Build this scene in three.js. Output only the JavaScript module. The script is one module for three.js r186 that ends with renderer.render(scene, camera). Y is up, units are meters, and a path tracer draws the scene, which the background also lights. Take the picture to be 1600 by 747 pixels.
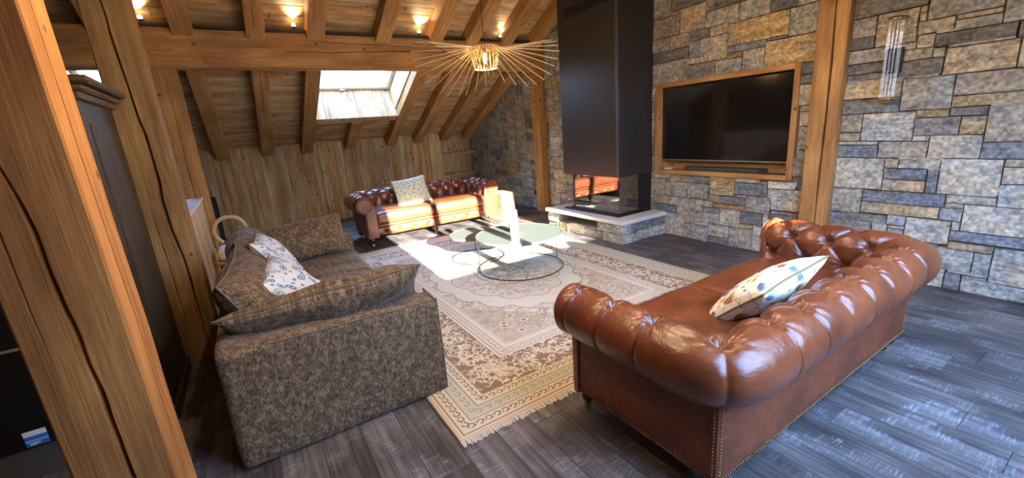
import * as THREE from 'three';
import { mergeGeometries, mergeVertices } from 'three/addons/utils/BufferGeometryUtils.js';
import { RoundedBoxGeometry } from 'three/addons/geometries/RoundedBoxGeometry.js';

// ---------------------------------------------------------------- camera, sky, sun, exposure
const scene = new THREE.Scene();
const F = 659.03, EYE = new THREE.Vector3(0, 1.65, 0);
const CAM = [[0.8413835, -0.0747965, 0.5352376], [-0.1975767, -0.9643917, 0.1758185], [0.5030281, -0.2536812, -0.8262013]];
const camera = new THREE.PerspectiveCamera(2 * Math.atan(373.5 / F) * 180 / Math.PI, 1600 / 747, 0.05, 200);
camera.position.copy(EYE);
camera.quaternion.setFromRotationMatrix(new THREE.Matrix4().makeBasis(
  new THREE.Vector3(...CAM[0]), new THREE.Vector3(...CAM[1]).negate(), new THREE.Vector3(...CAM[2]).negate()));
scene.add(camera);
const renderer = new THREE.WebGLRenderer({ antialias: true });
renderer.toneMapping = THREE.LinearToneMapping;
renderer.toneMappingExposure = 2.4;
renderer.shadowMap.enabled = true;

const SKY = 10;
{ // clear winter sky: deeper blue overhead, paler towards the horizon
  const w = 16, h = 64, d = new Float32Array(w * h * 4);
  for (let j = 0; j < h; j++) {
    const el = Math.max(0, Math.sin(((j + 0.5) / h - 0.5) * Math.PI)), k = Math.pow(el, 0.6);
    for (let i = 0; i < w; i++) {
      const o = (j * w + i) * 4;
      d[o] = SKY * (0.6 - 0.28 * k); d[o + 1] = SKY * (0.84 - 0.26 * k); d[o + 2] = SKY * (1.2 - 0.06 * k); d[o + 3] = 1;
    }
  }
  const t = new THREE.DataTexture(d, w, h, THREE.RGBAFormat, THREE.FloatType);
  t.mapping = THREE.EquirectangularReflectionMapping; t.magFilter = t.minFilter = THREE.LinearFilter; t.needsUpdate = true;
  scene.background = t;
}
const sun = new THREE.DirectionalLight(new THREE.Color().setRGB(1.0, 0.94, 0.83), 42);
sun.position.set(2.6 - 0.08 * 20, 0.27 * 20, -4.5 + 20); sun.target.position.set(2.6, 0, -4.5);
sun.castShadow = true; sun.shadow.mapSize.set(4096, 4096);
Object.assign(sun.shadow.camera, { left: -8, right: 8, top: 8, bottom: -8, near: 0.5, far: 60 });
scene.add(sun, sun.target);

// ---------------------------------------------------------------- helpers
const V = (x, y, z) => new THREE.Vector3(x, y, z);
function rngOf(seed) { let a = seed | 0; return () => { a = (a + 0x6d2b79f5) | 0; let t = Math.imul(a ^ (a >>> 15), 1 | a); t = (t + Math.imul(t ^ (t >>> 7), 61 | t)) ^ t; return ((t ^ (t >>> 14)) >>> 0) / 4294967296; }; }
const clamp = (x, a = 0, b = 1) => Math.min(b, Math.max(a, x));
const lerp = (a, b, t) => a + (b - a) * t;
const sstep = (a, b, x) => { const t = clamp((x - a) / (b - a)); return t * t * (3 - 2 * t); };
const rayDir = (px, py) => { const a = px - 800, b = py - 373.5; return V(CAM[0][0] * a + CAM[1][0] * b + CAM[2][0] * F, CAM[0][1] * a + CAM[1][1] * b + CAM[2][1] * F, CAM[0][2] * a + CAM[1][2] * b + CAM[2][2] * F); };
const onX = (px, py, x) => { const d = rayDir(px, py); return EYE.clone().addScaledVector(d, x / d.x); };
function hash2(i, j, s) { let h = Math.imul(i, 374761393) ^ Math.imul(j, 668265263) ^ Math.imul(s, 1274126177); h = Math.imul(h ^ (h >>> 13), 1274126177); return ((h ^ (h >>> 16)) >>> 0) / 4294967296; }
function pnoise(x, y, px, py, s) { // periodic value noise
  const i = Math.floor(x), j = Math.floor(y), fx = x - i, fy = y - j, u = fx * fx * (3 - 2 * fx), v = fy * fy * (3 - 2 * fy);
  const m = (a, p) => ((a % p) + p) % p, i0 = m(i, px), i1 = m(i + 1, px), j0 = m(j, py), j1 = m(j + 1, py);
  return lerp(lerp(hash2(i0, j0, s), hash2(i1, j0, s), u), lerp(hash2(i0, j1, s), hash2(i1, j1, s), u), v);
}
function fbm(x, y, px, py, s, o = 4) { let a = 0, w = 0.5, n = 0; for (let k = 0; k < o; k++) { a += w * pnoise(x, y, px, py, s + k * 17); n += w; x *= 2; y *= 2; px *= 2; py *= 2; w *= 0.5; } return a / n; }
function noise3(x, y, z, s = 1) { return (pnoise(x + z * 0.73, y - z * 0.41, 4096, 4096, s) + pnoise(y + 31.7, z - x * 0.37 + 7.3, 4096, 4096, s + 5)) - 1; }
const taken = {};
function numbered(n) { const k = taken[n] = (taken[n] ?? -1) + 1; return k ? `${n}_${String(k).padStart(3, '0')}` : n; }
function mesh(name, geo, mat, parent, label) {
  const m = new THREE.Mesh(geo, mat); m.name = name; m.castShadow = m.receiveShadow = true; if (label) m.userData.label = label; parent.add(m); return m;
}
function thing(name, label, category, pos = [0, 0, 0], turn = 0, group) {
  const g = new THREE.Group(); g.name = numbered(name); g.position.set(...pos); g.rotation.y = turn; g.userData = { label, category };
  if (group) g.userData.group = group; scene.add(g); return g;
}
function tag(m, label, category, group) { m.name = numbered(m.name); m.userData.label = label; m.userData.category = category; if (group) m.userData.group = group; return m; }
function structure(name, label) { const g = new THREE.Group(); g.name = name; g.userData = { kind: 'structure', label }; scene.add(g); return g; }
// planar uv in tiles, v along the grain axis
function planarUV(geo, grain = 'y', su = 0.5, sv = 2, ou = 0, ov = 0) {
  const g = geo.index ? geo.toNonIndexed() : geo, p = g.attributes.position, uv = new Float32Array(p.count * 2), ax = { x: 0, y: 1, z: 2 }[grain];
  const a = V(), b = V(), c = V(), n = V(), P = [a, b, c];
  for (let i = 0; i < p.count; i += 3) {
    a.fromBufferAttribute(p, i); b.fromBufferAttribute(p, i + 1); c.fromBufferAttribute(p, i + 2);
    n.crossVectors(b.clone().sub(a), c.clone().sub(a)); const N = [Math.abs(n.x), Math.abs(n.y), Math.abs(n.z)];
    let d = N.indexOf(Math.max(...N)), ui, vi;
    if (d === ax) { ui = (ax + 1) % 3; vi = (ax + 2) % 3; } else { vi = ax; ui = 3 - ax - d; }
    for (let k = 0; k < 3; k++) { const q = P[k].toArray(); uv[(i + k) * 2] = q[ui] / su + ou + d * 0.37; uv[(i + k) * 2 + 1] = q[vi] / sv + ov; }
  }
  g.setAttribute('uv', new THREE.BufferAttribute(uv, 2)); return g;
}
function chamferBox(w, h, d, c = 0.004, grain = 'y', su = 0.5, sv = 2, ou = 0, ov = 0) { // centred, flat-shaded bevels
  const X = w / 2, Y = h / 2, Z = d / 2; c = Math.min(c, X * 0.9, Y * 0.9, Z * 0.9); const pos = [];
  const tri = (a, b, e) => pos.push(...a, ...b, ...e), quad = (a, b, e, f, out) => {
    const n = V(...b).sub(V(...a)).cross(V(...e).sub(V(...a))); if (n.dot(V(...out)) < 0) { tri(a, f, e); tri(a, e, b); } else { tri(a, b, e); tri(a, e, f); }
  };
  const S = [X, Y, Z], pt = (o) => o;
  for (let ax = 0; ax < 3; ax++) for (const s of [-1, 1]) {
    const u = (ax + 1) % 3, v = (ax + 2) % 3, P = (a, b) => { const q = [0, 0, 0]; q[ax] = s * S[ax]; q[u] = a * (S[u] - c); q[v] = b * (S[v] - c); return q; }, o = [0, 0, 0]; o[ax] = s;
    quad(P(-1, -1), P(1, -1), P(1, 1), P(-1, 1), o);
  }
  for (let ax = 0; ax < 3; ax++) { const u = (ax + 1) % 3, v = (ax + 2) % 3; for (const s of [-1, 1]) for (const t of [-1, 1]) {
    const P = (e, k) => { const q = [0, 0, 0]; q[ax] = e * (S[ax] - c); q[u] = s * (k ? S[u] : S[u] - c); q[v] = t * (k ? S[v] - c : S[v]); return q; }, o = [0, 0, 0]; o[u] = s; o[v] = t;
    quad(P(-1, 1), P(1, 1), P(1, 0), P(-1, 0), o);
  } }
  for (const i of [-1, 1]) for (const j of [-1, 1]) for (const k of [-1, 1]) {
    const a = [i * X, j * (Y - c), k * (Z - c)], b = [i * (X - c), j * Y, k * (Z - c)], e = [i * (X - c), j * (Y - c), k * Z];
    if (i * j * k > 0) tri(a, b, e); else tri(a, e, b);
  }
  const g = new THREE.BufferGeometry(); g.setAttribute('position', new THREE.Float32BufferAttribute(pos, 3)); g.computeVertexNormals();
  return planarUV(g, grain, su, sv, ou, ov);
}
const box = (x0, x1, y0, y1, z0, z1, o = {}) => chamferBox(x1 - x0, y1 - y0, z1 - z0, o.c ?? 0.004, o.grain ?? 'y', o.su ?? 0.5, o.sv ?? 2, o.ou ?? 0, o.ov ?? 0).translate((x0 + x1) / 2, (y0 + y1) / 2, (z0 + z1) / 2);
function gridGeo(nu, nv, fn, uvfn) { // smooth sheet from fn(i/nu, j/nv) -> [x,y,z]
  const pos = [], uv = [], idx = [];
  for (let j = 0; j <= nv; j++) for (let i = 0; i <= nu; i++) { const p = fn(i / nu, j / nv); pos.push(p[0], p[1], p[2]); const t = uvfn ? uvfn(i / nu, j / nv) : [i / nu, j / nv]; uv.push(t[0], t[1]); }
  for (let j = 0; j < nv; j++) for (let i = 0; i < nu; i++) { const a = j * (nu + 1) + i, b = a + 1, c = a + nu + 1, d = c + 1; idx.push(a, b, d, a, d, c); }
  const g = new THREE.BufferGeometry(); g.setAttribute('position', new THREE.Float32BufferAttribute(pos, 3)); g.setAttribute('uv', new THREE.Float32BufferAttribute(uv, 2)); g.setIndex(idx); g.computeVertexNormals(); return g;
}
function tube(pts, r, seg = 48, rad = 8, closed = false) { return new THREE.TubeGeometry(new THREE.CatmullRomCurve3(pts, closed, 'catmullrom', 0.5), seg, r, rad, closed); }
function rod(a, b, r, rad = 6, r2 = r) { const d = b.clone().sub(a), g = new THREE.CylinderGeometry(r2, r, d.length(), rad, 1); g.applyQuaternion(new THREE.Quaternion().setFromUnitVectors(V(0, 1, 0), d.clone().normalize())); g.translate((a.x + b.x) / 2, (a.y + b.y) / 2, (a.z + b.z) / 2); return g; }
const lathe = (pts, seg = 24) => new THREE.LatheGeometry(pts.map(([r, y]) => new THREE.Vector2(r, y)), seg);
const merge = (list) => mergeGeometries(list.map((g) => (g.index ? g.toNonIndexed() : g)).map((g) => { const q = new THREE.BufferGeometry(); for (const k of ['position', 'normal', 'uv']) q.setAttribute(k, g.attributes[k]); return q; }));

// ---------------------------------------------------------------- textures
function dataTex(w, h, fn, srgb) {
  const d = new Uint8Array(w * h * 4);
  for (let j = 0; j < h; j++) for (let i = 0; i < w; i++) { const c = fn(i, j), o = (j * w + i) * 4; d[o] = clamp(c[0], 0, 255); d[o + 1] = clamp(c[1], 0, 255); d[o + 2] = clamp(c[2], 0, 255); d[o + 3] = 255; }
  const t = new THREE.DataTexture(d, w, h); t.wrapS = t.wrapT = THREE.RepeatWrapping; t.magFilter = THREE.LinearFilter; t.minFilter = THREE.LinearMipmapLinearFilter; t.generateMipmaps = true;
  if (srgb) t.colorSpace = THREE.SRGBColorSpace; t.needsUpdate = true; return t;
}
function pair(w, h, fn) { // fn -> [r,g,b,height 0..255]
  const buf = new Float32Array(w * h * 4);
  for (let j = 0; j < h; j++) for (let i = 0; i < w; i++) { const c = fn(i / w, j / h); buf.set(c, (j * w + i) * 4); }
  return { map: dataTex(w, h, (i, j) => { const o = (j * w + i) * 4; return [buf[o], buf[o + 1], buf[o + 2]]; }, true), bump: dataTex(w, h, (i, j) => { const b = buf[(j * w + i) * 4 + 3]; return [b, b, b]; }) };
}
function woodTex(o) {
  const { w = 512, h = 1024, seed = 1, dark, light, rings = 10, knots = 4, mott = 0.35, fiber = 0.3, streak = 0.25 } = o, R = rngOf(seed * 77 + 5);
  const K = []; for (let k = 0; k < knots; k++) K.push([R(), R(), 0.022 + 0.03 * R()]);
  return pair(w, h, (u, v) => {
    let uu = u, kn = 0;
    for (const [ku, kv, r] of K) {
      let du = u - ku, dv = v - kv; du -= Math.round(du); dv -= Math.round(dv); dv *= 4; du *= 1; // tile is four times as long as wide
      const d2 = du * du + dv * dv * 0.35, d = Math.sqrt(du * du + dv * dv * 0.8);
      uu += 0.05 * Math.sign(du) * Math.exp(-d2 / (r * r * 6)) * Math.min(1, Math.abs(du) / r);
      if (d < r * 1.15) kn = Math.max(kn, sstep(r * 1.15, r * 0.55, d) * (0.75 + 0.25 * Math.sin(d / r * 17)));
    }
    const warp = fbm(u * 4, v * 6, 4, 6, seed + 3, 3) * 0.22;
    const g = Math.sin((uu + warp) * Math.PI * 2 * rings) * 0.5 + 0.5;
    const f = fbm(uu * 96, v * 12, 96, 12, seed + 9, 3), m = fbm(u * 5, v * 5, 5, 5, seed + 21, 4), st = fbm(uu * 26, v * 2, 26, 2, seed + 33, 3);
    let t = 0.5 + (g - 0.5) * 0.13 + (f - 0.5) * fiber * 2 + (m - 0.5) * mott * 2 + (st - 0.5) * streak * 2;
    t = clamp(t); const k = kn * 0.8;
    const c = [0, 1, 2].map((q) => lerp(lerp(dark[q], light[q], t), dark[q] * 0.42, k));
    return [c[0], c[1], c[2], clamp(0.5 + (f - 0.5) * 1.2 + (g - 0.5) * 0.15) * 255];
  });
}
const std = (o) => new THREE.MeshStandardMaterial(o), phy = (o) => new THREE.MeshPhysicalMaterial(o);
const rgb = (r, g, b) => new THREE.Color().setRGB(r, g, b);
const timberTex = [woodTex({ h: 2048, seed: 3, dark: [136, 94, 50], light: [208, 162, 100], rings: 7, knots: 5, mott: 0.4, fiber: 0.22, streak: 0.16 }), woodTex({ h: 2048, seed: 8, dark: [130, 89, 48], light: [204, 156, 96], rings: 9, knots: 4, mott: 0.5, fiber: 0.22, streak: 0.16 })];
const boardTex = [woodTex({ seed: 14, dark: [138, 103, 68], light: [226, 186, 132], rings: 5, knots: 7, mott: 0.45, fiber: 0.24, streak: 0.26 }), woodTex({ seed: 19, dark: [146, 115, 80], light: [230, 198, 150], rings: 6, knots: 8, mott: 0.42, fiber: 0.24, streak: 0.24 })];
const wood = (t, c, rough = 0.75, bs = 0.0015) => std({ map: t.map, bumpMap: t.bump, bumpScale: bs, roughness: rough, color: c });
const MT = [wood(timberTex[0], rgb(0.95, 0.9, 0.84)), wood(timberTex[1], rgb(1, 0.97, 0.93)), wood(timberTex[0], rgb(0.85, 0.82, 0.78)), wood(timberTex[1], rgb(1.05, 0.88, 0.66))];
const MG = wood(timberTex[1], rgb(0.68, 0.72, 0.7)); // greyer, more weathered timber
const MB = [[0, 1, 1, 1], [1, 1, 0.97, 0.92], [0, 0.88, 0.87, 0.86], [1, 0.9, 0.92, 0.95], [0, 1.05, 0.97, 0.86], [1, 0.84, 0.83, 0.82]].map(([i, r, g, b]) => wood(boardTex[i], rgb(r, g, b), 0.8, 0.002));
const MBw = [[0, 0.97, 1, 1], [1, 0.9, 0.93, 0.97], [1, 1, 1, 1]].map(([i, r, g, b]) => wood(boardTex[i], rgb(r, g, b), 0.8, 0.002));
const floorTex = pair(512, 1024, (u, v) => {
  const g = fbm(u * 40, v * 6, 40, 6, 61, 4), m = fbm(u * 3, v * 6, 3, 6, 67, 4), pores = fbm(u * 128, v * 20, 128, 20, 71, 2);
  const edge = Math.min(u % 0.5, 0.5 - (u % 0.5)) * 4; // texture holds two boards side by side
  const s1 = pnoise(u * 9 + 0.6 * pnoise(u * 6, v * 50, 6, 50, 83), v * 300, 9, 300, 81), s2 = fbm(u * 4, v * 9, 4, 9, 87, 3), s3 = pnoise(u * 12, v * 40, 12, 40, 91);
  const saw = sstep(0.55, 0.8, s1) * sstep(0.5, 0.66, s2 + 0.16 * (1 - edge)) * (0.4 + 0.6 * s3);
  let t = clamp(0.45 + (g - 0.5) * 1.1 + (m - 0.5) * 0.9);
  const c = [lerp(52, 112, t), lerp(49, 106, t), lerp(50, 104, t)], w = [164, 170, 178];
  const st = fbm(u * 14, v * 2, 14, 2, 97, 3), k = clamp(saw * 0.42 + 0.16 * sstep(0.5, 0.75, s2) + 0.22 * sstep(0.52, 0.72, st));
  const dk = pores < 0.3 ? 0.86 : 1;
  return [lerp(c[0], w[0], k) * dk, lerp(c[1], w[1], k) * dk, lerp(c[2], w[2], k) * dk, clamp(0.5 + (g - 0.5) + saw * 0.3 - (pores < 0.3 ? 0.25 : 0)) * 255];
});
const MF = [[1, 1, 1], [0.82, 0.8, 0.8], [1.15, 1.12, 1.08], [0.7, 0.69, 0.7], [0.95, 0.9, 0.85]].map((c) => std({ map: floorTex.map, bumpMap: floorTex.bump, bumpScale: 0.0012, roughness: 0.5, color: rgb(...c) }));
function stoneTex(seed, lay) {
  return pair(512, 512, (u, v) => {
    const a = fbm(u * 6, v * 6 * lay, 6, 6 * lay, seed, 5), b = fbm(u * 48, v * 48, 48, 48, seed + 40, 3), c = fbm(u * 10, v * 24 * lay, 10, 24 * lay, seed + 70, 3);
    const t = 0.76 + (a - 0.5) * 0.34 + (b - 0.5) * 0.5 + (c - 0.5) * 0.25, warm = (fbm(u * 4, v * 5, 4, 5, seed + 90, 4) - 0.5) * 0.35;
    return [clamp(t + warm * 0.6) * 235, clamp(t + warm * 0.15) * 232, clamp(t - warm * 0.5) * 226, clamp(0.5 + (a - 0.5) * 0.8 + (b - 0.5) * 0.7 + (c - 0.5) * 0.5) * 255];
  });
}
const ST = [stoneTex(101, 1), stoneTex(131, 3)];
const stoneMat = (i, r, g, b) => std({ map: ST[i].map, bumpMap: ST[i].bump, bumpScale: 0.005, roughness: 0.88, color: rgb(r, g, b) });
const STONE = { // tone -> variants
  g: [stoneMat(0, 0.72, 0.68, 0.59), stoneMat(0, 0.64, 0.61, 0.54)], l: [stoneMat(0, 0.88, 0.85, 0.76), stoneMat(1, 0.82, 0.8, 0.73)],
  t: [stoneMat(1, 0.8, 0.68, 0.5), stoneMat(0, 0.82, 0.71, 0.55)], y: [stoneMat(1, 0.8, 0.62, 0.34), stoneMat(0, 0.82, 0.66, 0.4)],
  b: [stoneMat(1, 0.36, 0.385, 0.425), stoneMat(1, 0.42, 0.44, 0.475)], d: [stoneMat(1, 0.3, 0.29, 0.28), stoneMat(1, 0.36, 0.34, 0.33)],
  p: [stoneMat(0, 0.62, 0.5, 0.43)], w: [stoneMat(1, 1, 0.98, 0.92)], r: [stoneMat(1, 0.7, 0.4, 0.2)],
};
const MORTAR = std({ color: rgb(0.27, 0.25, 0.22), roughness: 1 });
const blackMetal = std({ color: rgb(0.03, 0.03, 0.032), roughness: 0.4, metalness: 0.7 });
const brass = std({ color: rgb(0.62, 0.42, 0.16), roughness: 0.28, metalness: 1 });
const matteBlack = std({ color: rgb(0.012, 0.012, 0.013), roughness: 0.6 });
const plaster = std({ color: rgb(0.62, 0.58, 0.52), roughness: 0.95 });
const pane = phy({ color: 0xffffff, transmission: 1, thickness: 0, roughness: 0, ior: 1.45 });
// ---------------------------------------------------------------- the room: roof, floor, walls
const SL = 0.5, NN = Math.hypot(1, SL), ROOF0 = 1.63, ZB = -9.76, ZR = -4.3, YR = ROOF0 + SL * (ZR - ZB), XL = -4, XR = 5;
const roofY = (z) => (z < ZR ? ROOF0 + SL * (z - ZB) : YR - SL * (z - ZR));
// frame of the far slope: x across, q up the slope from the knee wall, n out of the roof
const slopeA = new THREE.Matrix4().makeBasis(V(-1, 0, 0), V(0, SL / NN, 1 / NN), V(0, 1 / NN, -SL / NN)).setPosition(0, ROOF0, ZB);
const slopeB = new THREE.Matrix4().makeBasis(V(1, 0, 0), V(0, SL / NN, -1 / NN), V(0, 1 / NN, SL / NN)).setPosition(0, YR - SL * (1.6 - ZR), 1.6);
const qA = (z) => (z - ZB) * NN, qB = (z) => (1.6 - z) * NN;
const OPEN = [{ x0: 1.28, x1: 2.78 }, { x0: -1.73, x1: -1.12 }], OQ0 = qA(-8.62), OQ1 = qA(-7.15);

function timber(w, d, len, o = {}) { // length along y; four faces of conforming columns, drying checks are real grooves
  const { seed = 1, cracks = [], c = 0.007, wav = 0.003, rows = Math.max(6, Math.round(len / 0.05)) } = o, R = rngOf(seed * 911), ou = R() * 7, ov = R() * 5;
  const dims = [w, d, w, d], cols = [], P = [], uvs = [];
  const corner = [[-1, 1], [1, 1], [1, -1], [-1, -1]].map(([a, b]) => [a * w / 2, b * d / 2]); // faces: 0 +z, 1 +x, 2 -z, 3 -x
  const wv = [0, 1, 2, 3].map((k) => (v) => wav * 2 * (fbm(v * 3, k * 9.1, 512, 512, seed + k, 3) - 0.5));
  for (let f = 0; f < 4; f++) {
    const W = dims[f], list = [{ u: () => c, dp: () => 0 }], cr = cracks.filter((q) => q.f === f).sort((a, b) => a.u0 - b.u0);
    const nseg = 3; let last = c;
    for (const q of cr) {
      const path = (v) => W * (lerp(q.u0, q.u1, clamp((v - q.v0) / (q.v1 - q.v0))) + (q.wob ?? 0.05) * (fbm(v * (q.wf ?? 2.2) + 3.3, seed * 3.7, 512, 512, seed + 31, 3) - 0.5));
      const env = (v) => Math.pow(Math.max(0, Math.sin(Math.PI * clamp((v - q.v0) / (q.v1 - q.v0)))), 0.5);
      const hw = (v) => 0.0004 + (q.w ?? 0.005) * env(v) * (0.55 + 0.9 * fbm(v * 6, 2.2, 512, 512, seed + 47, 2));
      list.push({ u: (v) => path(v) - hw(v) - 0.004, dp: () => 0 }, { u: (v) => path(v) - hw(v), dp: () => 0.0005 }, { u: (v) => path(v) - hw(v) * 0.4, dp: (v) => (q.dp ?? 0.03) * env(v) }, { u: (v) => path(v) + hw(v) * 0.4, dp: (v) => (q.dp ?? 0.03) * env(v) }, { u: (v) => path(v) + hw(v), dp: () => 0.0005 }, { u: (v) => path(v) + hw(v) + 0.004, dp: () => 0 });
    }
    list.push({ u: () => W - c, dp: () => 0 }); cols.push(list);
  }
  const pos = [], uv = [], idx = []; let n = 0; const grid = [];
  const nf = cols.map((l) => l.length), N = nf.reduce((a, b) => a + b, 0);
  const acrossN = [[0, 1], [1, 0], [0, -1], [-1, 0]], dirs = [[1, 0], [0, -1], [-1, 0], [0, 1]];
  for (let r = 0; r <= rows; r++) {
    const v = len * r / rows; grid.push([]);
    for (let f = 0; f < 4; f++) for (const col of cols[f]) {
      const u = col.u(v), dp = col.dp(v) - wv[f](v) * 1;
      const x = corner[f][0] + dirs[f][0] * u - acrossN[f][0] * dp, z = corner[f][1] + dirs[f][1] * u - acrossN[f][1] * dp;
      pos.push(x, v, z); uv.push(u / 0.5 + ou + f * 0.31, v / 2 + ov); grid[r].push(n++);
    }
  }
  for (let r = 0; r < rows; r++) for (let k = 0; k < N; k++) { const k2 = (k + 1) % N, a = grid[r][k], b = grid[r][k2], e = grid[r + 1][k2], g = grid[r + 1][k]; idx.push(a, b, e, a, e, g); }
  for (const r of [0, rows]) { const cidx = n++; pos.push(0, len * r / rows, 0); uv.push(ou, ov); for (let k = 0; k < N; k++) { const a = grid[r][k], b = grid[r][(k + 1) % N]; r ? idx.push(cidx, a, b) : idx.push(cidx, b, a); } }
  let g = new THREE.BufferGeometry(); g.setAttribute('position', new THREE.Float32BufferAttribute(pos, 3)); g.setAttribute('uv', new THREE.Float32BufferAttribute(uv, 2)); g.setIndex(idx);
  g = g.toNonIndexed(); g.computeVertexNormals(); return g;
}

// floor: dark sawn oak planks running towards the knee wall
const floor = structure('floor', 'dark grey-brown sawn oak plank floor');
mesh('subfloor', box(XL - 0.2, XR + 0.4, -0.3, -0.014, -10.2, 2.0, { c: 0.01 }), std({ color: rgb(0.03, 0.028, 0.026), roughness: 1 }), floor);
{
  const R = rngOf(42), W = 0.21, lens = [1.3, 1.75, 2.2], geos = {};
  for (const L of lens) for (let k = 0; k < 4; k++) geos[L + '_' + k] = chamferBox(W - 0.0016, 0.03, L - 0.0016, 0.0022, 'z', 0.42, 1.6, (k % 2) * 0.5 + 0.25, k * 0.271);
  for (let x = -1.93, i = 0; x < XR + 0.05; x += W, i++) {
    let z = -9.95 + R() * 0.9 - 0.9;
    while (z < 1.75) {
      const L = lens[Math.floor(R() * 3)], m = mesh('plank', geos[L + '_' + Math.floor(R() * 4)], MF[Math.floor(R() * MF.length)], floor);
      m.position.set(x, -0.0145 + (R() - 0.5) * 0.0008, z + L / 2); if (R() < 0.5) m.rotation.y = Math.PI; z += L;
    }
  }
  mesh('planks_beyond_posts', box(XL, -2.037, -0.03, 0, -9.9, 1.78, { grain: 'z', su: 0.42, sv: 1.6 }), MF[1], floor).userData.kind = 'stuff';
}
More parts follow.
